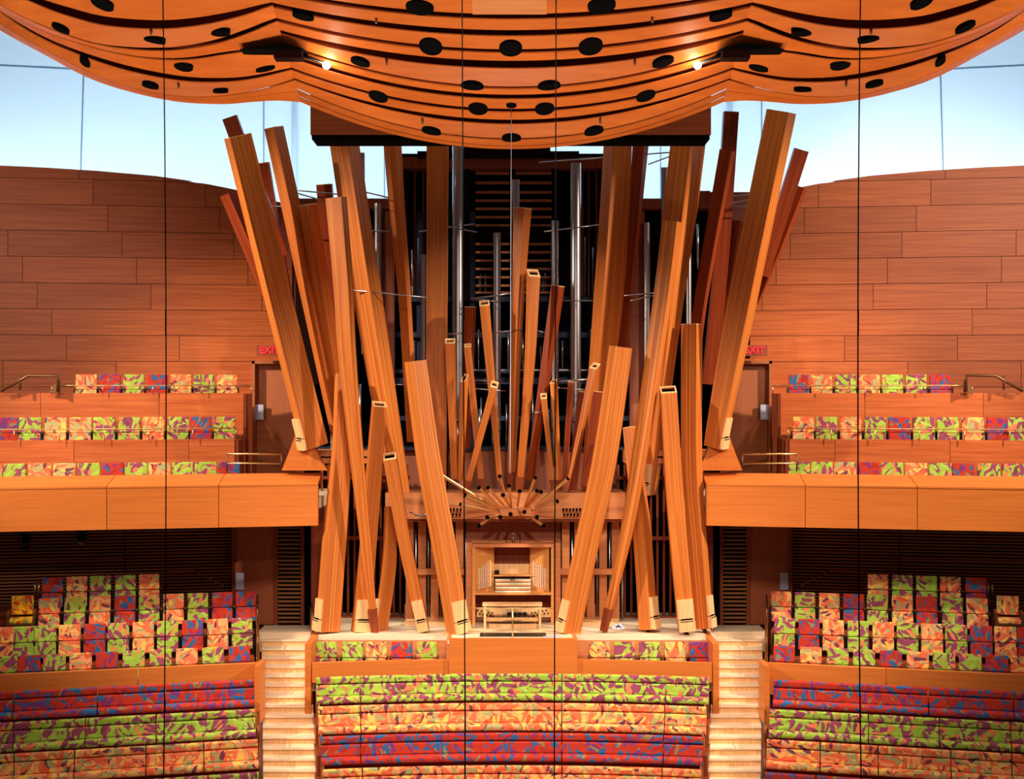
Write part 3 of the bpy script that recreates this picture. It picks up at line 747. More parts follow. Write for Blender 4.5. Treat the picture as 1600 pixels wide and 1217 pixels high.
# main beam and shelves
cb('main_beam', M['beam'], pb(602, 977, 770, 811, 36.2, 37.6)); cb('beam_underside', M['case'], pb(604, 975, 811, 815, 36.25, 37.4))
for s in (-1, 1):
    a, b = (478, 602) if s < 0 else (977, 1118)
    cb('shelf', M['beam'], pb(a, b, 704, 724, 35.9, 36.9)); cb('shelf_edge', M['black'], pb(a+8, b-6, 713, 715, 35.88, 35.92))
    a, b = (497, 640) if s < 0 else (960, 1108)
    cb('cross_rail', M['case'], pb(a, b, 838, 844, 37.5, 37.6)); cb('cross_rail', M['case'], pb(a, b, 744, 749, 37.5, 37.6))
    cb('plinth', M['case'], pb(a, b, 962, 975, 37.5, 37.6))
    for k in range(14 if s < 0 else 14):
        x = a+6+k*10.2
        o = MB(); q = pb(x-1.8, x+1.8, 726, 974, 37.7, 37.78); o.b2(*q); oo = o.build('slim_pipe', M['case'], cs); oo.matrix_parent_inverse = ci
    # thick square pipes next to the console
    a, b = (632, 726) if s < 0 else (876, 968)
    cb('cross_rail', M['beam'], pb(a, b, 889, 898, 36.7, 36.85)); cb('toe_board', M['pale'], pb(a, b, 972, 986, 36.3, 37.2))
    cb('wind_chest', M['pale'], pb(a, b, 945, 975, 37.4, 37.6))
    for k in range(5):
        x = a+8+k*19.5; q = pb(x-6, x+6, 815, 968, 36.9, 37.05); oo = MB(); oo.b2(*q)
        zc = q[4]; xm = (q[0]+q[1])/2
        oo.prism([(q[0], 36.9, zc), (q[1], 36.9, zc), (q[1], 37.05, zc), (q[0], 37.05, zc)], [(xm-.02, 36.96, zc-.16), (xm+.02, 36.96, zc-.16), (xm+.02, 37.0, zc-.16), (xm-.02, 37.0, zc-.16)])
        o = oo.build('square_pipe', M['beam'], cs); o.matrix_parent_inverse = ci
        p = P(x+10, 900, 37.2); o = MB().tube((p.x, 37.2, DECK), (p.x, 37.2, EYE-3.3), .035, n=8).build('thin_metal_pipe', M['silver'], cs); o.matrix_parent_inverse = ci
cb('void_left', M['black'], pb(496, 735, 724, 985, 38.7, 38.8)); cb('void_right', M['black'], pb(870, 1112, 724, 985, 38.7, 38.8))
# many slim metal pipes inside the chambers
random.seed(3)
def slim(x, y0, y1, Y, r, mat='silver'):
    p0 = P(x, y1, Y); p1 = P(x, y0, Y); m = MB()
    m.tube(p0, p0+Vector((0, 0, .25)), r*.25, r, 10, False); m.tube(p0+Vector((0, 0, .25)), p1, r, r, 10)
    o = m.build('inner_metal_pipe', M[mat], cs); o.matrix_parent_inverse = ci
for k in range(30):
    x = random.uniform(740, 995); 
    if 796 < x < 806: continue
    slim(x, 545-random.uniform(0, 35), 577, 39.5, random.uniform(.012, .03))
for k in range(22):
    x = random.uniform(640, 990); slim(x, random.uniform(610, 640), 697, 39.4, random.uniform(.018, .035))
for k in range(14): slim(random.choice([640, 650, 905, 918, 930])+random.uniform(-6, 6), random.uniform(370, 430), 462, 39.6, .02)
for k in range(16): slim(random.uniform(744, 862), random.uniform(425, 440), 456, 39.9, .014)
for x, y0, y1 in ((647, 532, 650), (642, 550, 660), (520, 610, 700), (515, 400, 560), (1040, 400, 500), (1090, 350, 420), (1000, 560, 690), (563, 600, 690), (507, 500, 560)): slim(x, y0, y1, 39.2, .04)

# ---- wooden pipes
def rect(c, U, V, w, d):
    return [c - U*w/2 - V*(-d/2), c - U*w/2 + V*(-d/2), c + U*w/2 + V*(-d/2), c + U*w/2 - V*(-d/2)]
def wpipe(label, pts, side=.3, mat='pipe', block=None, open_top=True, foot=False, group=None, dk=None, stepb=None, gfoot=0, cut=0):
    """pts: [(px, py, depth, apparent width px)], base first.  side: share of the width taken by the turned side face
    (negative: it shows on the left).  block: 'front' / 'side' mouth block at the base."""
    n = len(pts); cen = [P(x, y, Y) for x, y, Y, w_ in pts]
    K = 8 if n > 2 else 1
    fine = []
    for i in range(n-1):
        for k in range(K):
            t = k/K
            if n > 2:
                p0 = cen[max(0, i-1)]; p1 = cen[i]; p2 = cen[i+1]; p3 = cen[min(n-1, i+2)]
                c = .5*((2*p1) + (p2-p0)*t + (2*p0-5*p1+4*p2-p3)*t*t + (3*p1-p0-3*p2+p3)*t**3)
                if i == 0 or i == n-2:   # ends: plain blend keeps them straight
                    c = c
            else: c = cen[i].lerp(cen[i+1], t)
            wpx = pts[i][3]*(1-t)+pts[i+1][3]*t; fine.append((c, wpx*c.y/F))
    fine.append((cen[-1], pts[-1][3]*cen[-1].y/F))
    sa = abs(side); phi = math.radians(34 if sa > .22 else 24) if sa > .02 else 0
    sg = 1 if side >= 0 else -1
    rings = []; inner = []; L_ = 0; frames = []
    m = MB()
    for i, (c, A) in enumerate(fine):
        T = (fine[min(i+1, len(fine)-1)][0] - fine[max(i-1, 0)][0]).normalized()
        N = Vector((0, -1, 0)); N = (N - T*N.dot(T)).normalized(); U = N.cross(T)*-1
        U = T.cross(N)*-1 if T.cross(N).x < 0 else T.cross(N)
        ca = abs(U.x)            # tilt narrows the horizontal section
        A = A*max(.8, ca)
        if sa > .02: w_ = A*(1-sa)/math.cos(phi); d = A*sa/math.sin(phi)
        else: w_ = A; d = A*.75
        d = max(d, A*.35)
        a = phi*sg
        U2 = U*math.cos(a) + N*math.sin(a); N2 = N*math.cos(a) - U*math.sin(a)
        frames.append((c, T, U2, N2, w_, d))
        rings.append([c - U2*w_/2 + N2*d/2, c + U2*w_/2 + N2*d/2, c + U2*w_/2 - N2*d/2, c - U2*w_/2 - N2*d/2])
    b = len(m.v)
    for r in rings: m.v += r
    Ls = [0]
    for i in range(1, len(fine)): Ls.append(Ls[-1] + (fine[i][0]-fine[i-1][0]).length)
    us = []
    w0, d0 = frames[0][4], frames[0][5]; cu = [0, w0, w0+d0, 2*w0+d0, 2*w0+2*d0]
    for i in range(len(rings)-1):
        for j in range(4):
            k = (j+1) % 4
            m.face([b+i*4+j, b+i*4+k, b+(i+1)*4+k, b+(i+1)*4+j], [(cu[j], Ls[i]), (cu[j+1], Ls[i]), (cu[j+1], Ls[i+1]), (cu[j], Ls[i+1])])
    m.face([b+3, b+2, b+1, b], [(0, 0), (.1, 0), (.1, .1), (0, .1)])
    c, T, U, N, w_, d = frames[-1]; e = b+4*(len(rings)-1)
    th = min(.035, w_*.16); dd = d*cut
    def tp(su, sn, iw, idp, dz=0):     # point of the (obliquely cut) top plane
        return c + U*su*iw/2 + N*sn*idp/2 - T*(dd*sn*idp/d/2 + dz)
    CR = ((-1, 1), (1, 1), (1, -1), (-1, -1))
    for j, (su, sn) in enumerate(CR): m.v[e+j] = tp(su, sn, w_, d)
    if open_top:
        q = len(m.v); iw, idp = w_-2*th, max(.03, d-2*th)
        for dz in (0, .6): m.v += [tp(su, sn, iw, idp, dz) for su, sn in CR]
        for j in range(4):
            k = (j+1) % 4
            m.face([e+j, e+k, q+k, q+j], [(0, 0), (.1, 0), (.1, .02), (0, .02)])
            m.face([q+j, q+k, q+4+k, q+4+j], [(0, 0), (.1, 0), (.1, .4), (0, .4)])
        m.face([q+4, q+5, q+6, q+7], [(0, 0), (.1, 0), (.1, .1), (0, .1)])
    else: m.face([e, e+1, e+2, e+3], [(0, 0), (.1, 0), (.1, .1), (0, .1)])
    base = fine[0][0]
    o = m.build('wooden_pipe', M[mat], origin=base); tag(o, label, 'organ pipe', group or 'wooden organ pipes of the facade')
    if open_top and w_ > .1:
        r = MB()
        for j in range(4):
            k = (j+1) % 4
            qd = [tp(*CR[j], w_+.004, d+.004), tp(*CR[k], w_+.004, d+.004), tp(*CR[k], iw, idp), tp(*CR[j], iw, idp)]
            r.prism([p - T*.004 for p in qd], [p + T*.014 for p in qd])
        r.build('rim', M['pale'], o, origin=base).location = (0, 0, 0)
        r = MB(); r.prism([tp(*CR[j], iw*.99, idp*.99, .05) for j in range(4)], [tp(*CR[j], iw*.99, idp*.99, .03) for j in range(4)]); r.build('bore_shade', M['black'], o, origin=base).location = (0, 0, 0)  # black plug carries the shade inside the open pipe
    c, T, U, N, w_, d = frames[0]
    if block:
        bw = w_*.98 if block == 'front' else d*.98
        Fn, Fu, off = (N, U, d/2) if block == 'front' else ((U*sg, N, w_/2))
        if Fn.y > 0 and block == 'side': Fn = Fn
        H = .78
        Mx = Matrix((Fu, Fn, T)).transposed(); ctr = c + T*(H/2+.0) + Fn*(off+.03)
        r = MB(); r.box(c + T*(H*.70) + Fn*(off+.03), (bw, .07, H*.60), Mx); r.box(c + T*(H*.17) + Fn*(off+.05), (bw, .11, H*.30), Mx)
        r.box(c + T*(H*.345) + Fn*(off+.04), (bw*.98, .08, H*.05), Mx)
        r.build('mouth_block', M['pale'], o, origin=base).location = (0, 0, 0)
        r = MB(); r.box(c + T*(H*.395) + Fn*(off+.058), (bw*.72, .02, .04), Mx); r.box(c + T*(H*.325) + Fn*(off+.09), (bw*.8, .02, .028), Mx)
        r.build('mouth_slot', M['black'], o, origin=base).location = (0, 0, 0)
    if foot:
        r = MB(); fb = Vector((base.x, base.y, base.z)); r.tube(fb + Vector((0, 0, .06)), Vector((base.x, base.y, DECK)) if base.z-DECK < .5 else fb-Vector((0, 0, .25)), .03, .045, 8)
        r.build('foot', M['blackm'], o, origin=base).location = (0, 0, 0)
    if gfoot:
        # square toe the thin pipe stands in
        r = MB(); hh = gfoot; A = max(w_, .12)*1.25
        t0 = c + T*.02; b0 = c - T*hh; Mx = [(-1, -1), (1, -1), (1, 1), (-1, 1)]
        r.prism([b0 + U*i*A*.40 + N*j*A*.3 for i, j in Mx], [t0 + U*i*A*.52 + N*j*A*.42 for i, j in Mx])
        r.build('toe', M['case'], o, origin=base).location = (0, 0, 0)
    return o
# outer left fan
wpipe('tall outermost left pipe leaning out past the wood wall, shade-darkened', [(352+78, 480, 36.2, 26), (354, 303, 35.6, 24)], .3, 'pipeshade', open_top=False)
wpipe('steep leaning pipe top peeking out behind the big far left pipe', [(440, 400, 35.6, 26), (359, 183, 34.9, 24)], .0, 'pipeshade', open_top=False)
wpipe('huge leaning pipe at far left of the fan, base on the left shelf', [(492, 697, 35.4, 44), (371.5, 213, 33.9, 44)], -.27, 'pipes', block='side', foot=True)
wpipe('short dark pipe top between the two tallest left leaning pipes', [(476, 600, 36.5, 18), (440, 420, 36.2, 17), (413, 255, 36.0, 16)], .0, 'pipeshade')
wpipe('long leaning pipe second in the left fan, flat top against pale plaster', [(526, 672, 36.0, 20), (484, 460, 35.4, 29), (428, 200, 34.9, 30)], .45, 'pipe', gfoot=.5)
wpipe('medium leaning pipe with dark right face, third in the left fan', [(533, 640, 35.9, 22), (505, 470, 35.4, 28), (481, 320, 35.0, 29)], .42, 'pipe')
wpipe('dark narrow pipe rising behind the bright curved left pipe', [(530, 620, 36.4, 18), (518, 440, 36.2, 22), (507, 289, 36.0, 24)], .0, 'pipeshade')
wpipe('bright curved pipe with a square top, crossing the left group in front', [(582, 952, 35.15, 11), (560, 740, 34.8, 21), (543, 560, 34.6, 28), (536, 440, 34.5, 31), (525, 309, 34.4, 33)], .22, 'pipes', open_top=False, gfoot=.62)
wpipe('broad pipe going up under the left end of the canopy', [(626, 775, 36.5, 30), (603, 640, 36.0, 39), (574, 460, 35.6, 46), (554, 330, 35.3, 46), (533, 190, 35.2, 46)], .35, 'pipes', open_top=False)
wpipe('slimmer pipe leaning up to the canopy left of the straight broad pipe', [(645, 690, 36.9, 18), (632, 460, 36.6, 20), (620, 320, 36.4, 25), (611, 190, 36.3, 30)], .3, 'pipe', open_top=False)
wpipe('straight upright broad flat pipe left of the centre', [(682, 768, 37.2, 31), (684, 200, 37.0, 33.5)], .0, 'pipe', open_top=False)
# lower left
wpipe('large front pipe leaning left with its block beside the console', [(716, 988, 34.95, 37), (695, 860, 34.85, 39), (669, 715, 34.7, 39), (649, 564, 34.6, 35)], -.42, 'pipes', block='front', foot=True, open_top=False)
wpipe('big lower left corner pipe with its block facing the left stairs', [(512, 986, 35.15, 38), (522, 850, 35.2, 38), (534, 700, 35.3, 31), (535, 584, 35.4, 24)], -.28, 'pipes', block='side', foot=True, open_top=False)
wpipe('pipe with white-edged open top crossing behind the bright curved pipe', [(563, 986, 35.4, 30), (576, 840, 35.4, 27), (593, 632, 35.4, 25)], -.22, 'pipe', block='front', foot=True, cut=0.55)
wpipe('short leaning pipe with open square top in the lower left group', [(662, 985, 35.3, 18), (632, 845, 35.1, 20), (609, 713, 35.0, 20.5)], .0, 'pipe', block='front', foot=True, cut=0.6)
wpipe('bowed pipe bending away beside the short leaning pipe, lower left', [(594, 986, 35.5, 23), (608, 880, 35.55, 23), (609, 791, 35.6, 17)], -.25, 'pipes', block='side', foot=True, open_top=False)
# outer right fan
wpipe('outermost right pipe with a red edge leaning over the wood wall', [(1180, 475, 36.2, 10), (1215, 385, 35.8, 20), (1250, 292, 35.6, 25)], .28, 'pipeshade', open_top=False)
wpipe('dark pipe top tilted right behind the huge right pipe', [(1190, 430, 35.9, 22), (1252, 234, 35.3, 23)], .0, 'pipeshade', open_top=False)
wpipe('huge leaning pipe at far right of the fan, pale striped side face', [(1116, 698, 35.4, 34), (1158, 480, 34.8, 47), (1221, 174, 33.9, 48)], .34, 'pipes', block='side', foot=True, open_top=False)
wpipe('upright dark pipe top against the plaster, right of the canopy', [(1108, 600, 36.6, 22), (1127, 400, 36.3, 22), (1142, 175, 36.0, 23)], .0, 'pipeshade', open_top=False)
wpipe('leaning pipe in front of the upright dark pipe, right fan', [(1082, 600, 36.1, 18), (1095, 470, 35.7, 21), (1137, 235, 35.2, 26)], .3, 'pipeshade', open_top=False)
wpipe('small reddish pipe half hidden between right fan pipes', [(1120, 560, 36.7, 18), (1152, 345, 36.5, 18)], .35, 'pipeshade', open_top=False)
wpipe('broad pipe going up under the right end of the canopy', [(1014, 772, 36.1, 26), (1031, 610, 35.8, 38), (1047, 460, 35.5, 48), (1064, 320, 35.3, 56), (1079, 190, 35.2, 58)], .48, 'pipes', open_top=False, block='front')
wpipe('long curved pipe in front of the broad right canopy pipe', [(951, 952, 35.15, 12), (977, 840, 35.0, 20), (1001, 700, 34.9, 25), (1036, 460, 34.7, 30), (1050, 346, 34.6, 31)], .3, 'pipes', open_top=False, gfoot=.55)
wpipe('broad pipe leaning up to the canopy right of the centre', [(925, 768, 37.0, 32), (937, 620, 36.6, 40), (951, 460, 36.3, 47), (960, 330, 36.1, 46), (967, 190, 36.0, 44)], -.3, 'pipe', open_top=False)
wpipe('dark slimmer pipe behind the broad pipe right of the centre', [(966, 660, 37.0, 13), (978, 500, 36.8, 16), (1004, 190, 36.5, 27)], .3, 'pipeshade', open_top=False)
# lower right
wpipe('large front pipe leaning right with its block beside the console', [(889, 988, 34.95, 37), (917, 850, 34.85, 39), (946, 710, 34.7, 39), (970, 542, 34.6, 37)], -.25, 'pipes', block='side', foot=True, open_top=False)
wpipe('upright lower right pipe that kinks at the balcony edge', [(1101, 981, 35.2, 28), (1090, 850, 35.25, 31), (1081, 720, 35.3, 33), (1081, 507, 35.3, 34)], .35, 'pipes', block='side', foot=True)
wpipe('pipe with white-edged open top in the lower right group', [(1073, 985, 35.0, 26), (1056, 800, 34.9, 26), (1044, 609, 34.8, 25)], .0, 'pipe', block='front', foot=True, cut=0.5)
wpipe('lower right pipe crossing behind the long curved pipe', [(1013, 983, 35.3, 30), (1002, 820, 35.5, 30), (984, 668, 35.8, 22)], .42, 'pipe', block='side', foot=True)
wpipe('dark short pipe behind the large right front pipe', [(918, 760, 36.4, 20), (935, 612, 36.3, 17)], .0, 'pipeshade')
wpipe('dim dark pipe standing beside the short pipe right of the centre', [(893, 766, 37.2, 16), (912, 612, 37.0, 16)], .0, 'pipeshade')
# small pipes of the centre
CG = 'small wooden pipes above the console'
wpipe('small pipe with dark open top beside the straight broad pipe', [(710, 748, 36.6, 10), (703.5, 533, 36.2, 15.5)], .0, 'pipe', group=CG, cut=0.5)
wpipe('small two-tone striped pipe with a white-edged open top', [(720, 750, 36.3, 9), (725.5, 591, 36.0, 12.5)], .45, 'pipes', group=CG, cut=1.1)
wpipe('short dark pipe top in front of the tall silver pipe', [(728, 700, 37.0, 14), (735, 480, 36.9, 18)], .3, 'pipeshade', group=CG)
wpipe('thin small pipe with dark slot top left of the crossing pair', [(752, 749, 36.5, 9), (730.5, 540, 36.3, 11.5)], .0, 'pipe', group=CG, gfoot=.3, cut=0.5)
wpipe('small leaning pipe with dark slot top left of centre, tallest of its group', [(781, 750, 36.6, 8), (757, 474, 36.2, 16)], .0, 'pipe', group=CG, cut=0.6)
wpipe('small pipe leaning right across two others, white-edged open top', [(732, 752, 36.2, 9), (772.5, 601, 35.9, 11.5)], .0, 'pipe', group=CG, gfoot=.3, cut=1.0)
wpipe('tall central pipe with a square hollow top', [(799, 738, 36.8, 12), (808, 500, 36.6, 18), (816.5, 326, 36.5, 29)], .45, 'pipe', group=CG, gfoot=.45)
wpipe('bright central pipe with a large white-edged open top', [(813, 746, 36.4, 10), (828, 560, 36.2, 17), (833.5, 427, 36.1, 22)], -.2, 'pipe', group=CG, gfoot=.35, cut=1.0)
wpipe('dark red pipe with notched top leaning right of the centre', [(828, 750, 36.9, 13), (872, 447, 36.5, 22)], .4, 'pipeshade', group=CG)
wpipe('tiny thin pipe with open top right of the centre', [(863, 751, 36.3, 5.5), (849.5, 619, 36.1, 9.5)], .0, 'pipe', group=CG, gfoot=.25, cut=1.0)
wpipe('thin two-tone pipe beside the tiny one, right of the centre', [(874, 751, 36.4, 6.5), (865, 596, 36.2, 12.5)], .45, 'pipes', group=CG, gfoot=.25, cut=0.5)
wpipe('thin reddish pipe in front of the right tall silver pipe', [(882, 751, 36.6, 8), (892, 597, 36.4, 9.5)], .0, 'pipeshade', group=CG)
wpipe('small pipe leaning right with white-edged open top', [(890, 748, 36.2, 6), (929.5, 572, 36.0, 16)], .35, 'pipe', group=CG, gfoot=.3, cut=0.9)

# ---- tall metal pipes
def mpipe(label, x, ytop, ybot, Y, wpx, foot=True):
    r = wpx/2*Y/F; p0 = P(x, ybot, Y); p1 = P(x, ytop, Y)
    m = MB(); n = 20; b = 0
    m.tube(p0+Vector((0, 0, 0)), p1, r, r, n, False)
    # inner bore and lip
    k = len(m.v); ri = r*.9
    for pz, rr in ((p1, ri), (p1-Vector((0, 0, .3)), ri)):
        for i in range(n): a = 2*math.pi*i/n; m.v.append(pz+Vector((math.cos(a)*rr, math.sin(a)*rr, 0)))
    for i in range(n): m.face([k+i, k+(i+1) % n, k+n+(i+1) % n, k+n+i], smooth=True)
    m.face([k+n+i for i in range(n)])
    o = m.build('metal_pipe', M['silver'], origin=p0); tag(o, label, 'organ pipe', 'tall metal organ pipes')
    # mouth, collar, tapering foot
    q = MB(); q.tube(p0+Vector((0, 0, .02)), p0-Vector((0, 0, .06)), r*1.06, r*1.06, n); q.build('collar', M['chrome'], o, origin=p0).location = (0, 0, 0)
    q = MB(); q.tube(p0-Vector((0, 0, .06)), p0-Vector((0, 0, .9)), r*.98, r*.35, n); q.build('foot', M['silver'], o, origin=p0).location = (0, 0, 0)
    q = MB(); q.prism([p0+Vector((-r*.6, -r*.82, .03)), p0+Vector((r*.6, -r*.82, .03)), p0+Vector((r*.6, -r*.5, .03)), p0+Vector((-r*.6, -r*.5, .03))], [p0+Vector((-r*.5, -r*.98, .30)), p0+Vector((r*.5, -r*.98, .30)), p0+Vector((r*.5, -r*.5, .30)), p0+Vector((-r*.5, -r*.5, .30))])
    q.build('mouth', M['pale'], o, origin=p0).location = (0, 0, 0)
    return o
mpipe('tall silver metal pipe right beside the straight broad wooden pipe', 715.5, 215, 655, 37.9, 18)
mpipe('tall silver metal pipe left of the broad right centre pipe', 899.5, 255, 655, 37.9, 17)
mpipe('silver metal pipe in front of the left louvres', 776.5, 364, 670, 38.0, 12.5)
mpipe('silver metal pipe rising behind the dark notched wooden pipe', 867, 345, 670, 38.0, 12.5)
mpipe('silver metal pipe left of the straight broad wooden pipe', 663, 398, 655, 38.0, 12)
mpipe('silver metal pipe in the left side chamber behind broad canopy pipe', 590.5, 318, 600, 38.2, 12)
mpipe('silver metal pipe in the right side chamber beside the mauve column', 1010.5, 348, 620, 38.2, 10)
mpipe('silver metal pipe above the upright lower right pipe', 1076, 395, 560, 38.2, 9)
mpipe('metal pipe top under the canopy, right end', 1039, 262, 600, 38.1, 12)
mpipe('slim metal pipe top against plaster, left of canopy post', 566, 239, 500, 38.1, 8)
mpipe('reddish metal pipe top behind the tall central pipe', 806, 281, 640, 38.3, 12)
mpipe('slender silver pipe low in the left chamber by the shelf', 519, 612, 690, 37.6, 6)
mpipe('slender silver pipe at the left edge of the chamber', 514, 350, 560, 38.3, 6)

# ---- tie rods that hold the pipes
RODS = [((437, 295), (545, 305), 35.6), ((425, 322), (540, 325), 35.9), ((458, 300), (520, 318), 35.8), ((562, 298), (608, 309), 36.0), ((428, 364), (505, 368), 35.7),
        ((548, 453), (668, 465), 35.3), ((560, 360), (610, 362), 36.6), ((655, 362), (742, 350), 37.3), ((700, 354), (745, 363), 37.3), ((738, 467), (800, 458), 37.2), ((736, 466), (780, 472), 37.2),
        ((850, 362), (938, 351), 37.2), ((880, 470), (935, 470), 37.3), ((768, 520), (816, 515), 36.4), ((836, 516), (862, 522), 36.6), ((700, 522), (730, 520), 36.9),
        ((728, 606), (790, 611), 36.4), ((738, 594), (788, 596), 36.6), ((860, 597), (925, 592), 36.3), ((872, 606), (945, 611), 36.4), ((825, 645), (860, 643), 36.4),
        ((842, 254), (1048, 238), 36.5), ((1013, 257), (1050, 243), 36.0), ((975, 462), (1030, 457), 36.2), ((985, 470), (1020, 462), 36.2),
        ((1142, 307), (1210, 300), 35.3), ((1140, 318), (1210, 304), 35.4), ((1140, 322), (1215, 326), 35.6), ((1205, 316), (1240, 314), 35.6), ((600, 600), (650, 602), 36.9), ((640, 800), (672, 812), 35.9), ((648, 806), (672, 802), 35.9)]
ro = []
for i, (a, b, Y) in enumerate(sorted(RODS, key=lambda t: t[0][1]+t[1][1])):
    p = P(*a, Y); q = P(*b, Y+.1); o = MB().tube(p, q, .018, n=6).build('tie_rod', M['chrome'], origin=p)
    sd = 'left' if a[0] < 700 else ('right' if a[0] > 940 else 'centre'); ro.append(sd)
    hs_ = 'high' if a[1] < 340 else ('mid-height' if a[1] < 540 else 'low')
    tag(o, '%s metal tie rod bracing the %s pipes, %s from the top' % (hs_, sd, (ORD+['fourteenth','fifteenth'])[ro.count(sd)-1]), 'rod', 'tie rods between the pipes')

# ---- horizontal brass trumpets above the console
def z5(x, y): return (660+x/4.346, 720+y/4.346)
TR = [((130, 97), (505, 325), 'longest trumpet pointing up left'), ((290, 235), (530, 330), 'long trumpet pointing left below the longest one'), ((258, 295), (530, 352), 'trumpet lying nearly flat to the left'),
      ((385, 183), (540, 328), 'slim trumpet pointing up left of the middle'), ((445, 182), (562, 312), 'trumpet with dark bell pointing steeply up left'), ((525, 105), (562, 222), 'uppermost trumpet left of the middle'),
      ((547, 232), (600, 318), 'short trumpet just left of the middle'), ((587, 170), (607, 318), 'upright trumpet near the middle'), ((660, 205), (645, 318), 'upright trumpet right of the middle'),
      ((765, 115), (692, 318), 'uppermost trumpet right of the middle'), ((778, 203), (700, 308), 'slim trumpet half behind another on the right'), ((806, 210), (702, 322), 'trumpet with dark bell pointing up right'),
      ((987, 122), (755, 318), 'longest trumpet pointing up right'), ((916, 275), (712, 350), 'trumpet pointing right with a wide bell'), ((693, 347), (640, 322), 'short trumpet pointing forward right of the middle'),
      ((598, 362), (612, 352), 'short trumpet pointing straight at the hall'), ((530, 382), (556, 366), 'tiny trumpet at the lower left of the spray'), ((440, 383), (545, 374), 'trumpet pointing left along the beam'),
      ((385, 440), (500, 368), 'lowest trumpet pointing down left'), ((778, 382), (680, 376), 'trumpet pointing right along the beam'), ((822, 440), (705, 368), 'lowest trumpet pointing down right')]
goldm = plain('trumpet_tin', (240, 204, 140), .28, .92)
for a, b, lb in TR:
    Lp = math.hypot(a[0]-b[0], a[1]-b[1])
    q = P(*z5(*b), 36.15); fw = .25+min(1.0, .8-Lp/900) 
    p = P(*z5(*a), 36.15-max(.35, fw))
    o = empty('trumpet', q); tag(o, 'brass organ %s, above the console' % lb, 'trumpet', 'spray of horizontal trumpets')
    L_ = (p-q).length; d = (p-q).normalized(); m = MB(); n = 16
    m.tube(q, q+d*L_*.9, .022, .042, n, False); m.tube(q+d*L_*.9, p, .042, .054, n, False); m.build('tube', goldm, o, origin=q).location = (0, 0, 0)
    m = MB(); m.tube(p-d*.04, p+d*.004, .050, .0525, n); m.build('bell', M['black'], o, origin=q).location = (0, 0, 0)
    m = MB(); m.tube(q, q+Vector((0, .12, -.02)), .03, .03, 8); m.build('boot', M['chrome'], o, origin=q).location = (0, 0, 0)
# boss the trumpets spring from, and the two rows of little pipes in the beam
m = MB(); a = P(783, 806, 35.95); b = P(830, 793, 36.2); m.b2(a.x, b.x, 35.9, 36.2, a.z, b.z); o = m.build('trumpet_block', M['beam'], origin=(0, 36, a.z)); tag(o, 'small wooden block at the root of the trumpet spray', 'block')
for s in (-1, 1):
    m = empty('pipe_rank', P(800+s*91, 805, 36.2)); tag(m, 'two short rows of stubby metal tubes in the beam on the %s of the trumpets' % SIDE[s], 'organ pipes')
    inv2 = Matrix.Translation(-m.location)
    for r_, y in enumerate((796, 804)):
        for k in range(6):
            p = P(800+s*(80+k*5.2+(1.5 if r_ else 0)), y, 36.2)
            MB().tube(p+Vector((0, .05, -.06)), p+Vector((0, -.16, .02)), .02, .03, 10).build('tube', M['case'], m).matrix_parent_inverse = inv2
            MB().tube(p+Vector((0, -.155, .019)), p+Vector((0, -.17, .021)), .029, .029, 10).build('tube_mouth', M['black'], m).matrix_parent_inverse = inv2

# ---- console and its housing
hs = empty('console_housing', (0, 37, DECK)); tag(hs, 'tall plain wooden housing behind and around the organ console', 'housing'); hi = Matrix.Translation(-hs.location)
def hb(name, mat, q): o = MB(); o.b2(*q); o = o.build(name, mat, hs); o.matrix_parent_inverse = hi; return o
hb('back_panel', M['casev'], pb(728, 876, 813, 990, 37.15, 37.25))
hb('side_panel', M['beam'], pb(728, 738, 848, 985, 36.5, 37.15)); hb('side_panel', M['beam'], pb(865, 876, 848, 985, 36.5, 37.15))
hb('top_board', M['beam'], pb(738, 865, 845, 849, 36.8, 37.15))
co = empty('organ_console', (0, 36.4, DECK)); tag(co, 'organ console with keyboards, stop jambs and pedalboard in the centre of the deck', 'organ console'); cinv = Matrix.Translation(-co.location)
def kb(name, mat, *qs, kind=None):
    m = MB()
    for q in qs: m.b2(*q)
    o = m.build(name, mat, co, kind=kind); o.matrix_parent_inverse = cinv; return o
cw = wood('console_maple', (226, 150, 78), 'h', .4, .14, .04); M['cw'] = cw
Yc = 36.3
kb('top', M['beam'], pb(738, 865, 850, 855, Yc-.02, 37.1))
kb('cheek', cw, pb(738, 742.5, 855, 984, Yc, 37.1)); kb('cheek', cw, pb(861, 865, 855, 984, Yc, 37.1))
for s in (-1, 1):
    a = P(800+s*58, 929, Yc+.05); b = P(800+s*28, 929, Yc+.38); zt = zz(855, Yc)
    zb = a.z
    m = MB(); m.prism([a, b, b+Vector((0, .06, 0)), a+Vector((0, .06, 0))], [Vector((a.x, a.y, zt)), Vector((b.x, b.y, zt)), Vector((b.x, b.y+.06, zt)), Vector((a.x, a.y+.06, zt))])
    j = m.build('stop_jamb', cw, co); j.matrix_parent_inverse = cinv
    kn = MB()
    for c_ in range(6):
        t = .20+c_*.115; top = 888-c_*2.0 if c_ < 5 else 876
        for r_ in range(15):
            py = top + 2.8*r_ + (1.2 if c_ % 2 else 0); 
            if py > 919: continue
            q = a.lerp(b, t); q = Vector((q.x, q.y, zz(py, Yc+.2))); kn.tube(q, q+Vector((s*-.012, -.045, 0)), .013, .017, 8)
    k2 = kn.build('drawknobs', M['ivory'], j, kind='stuff')
kb('key_bed', cw, pb(741, 863, 926, 929.5, Yc-.05, 37.0)); kb('music_desk', M['pale'], pb(772, 832, 881, 899, 36.8, 36.84)); kb('desk_back', M['case'], pb(771, 833, 856, 882, 36.95, 37.0))
kb('desk_ledge', cw, pb(771, 833, 898, 900.5, 36.6, 36.9))
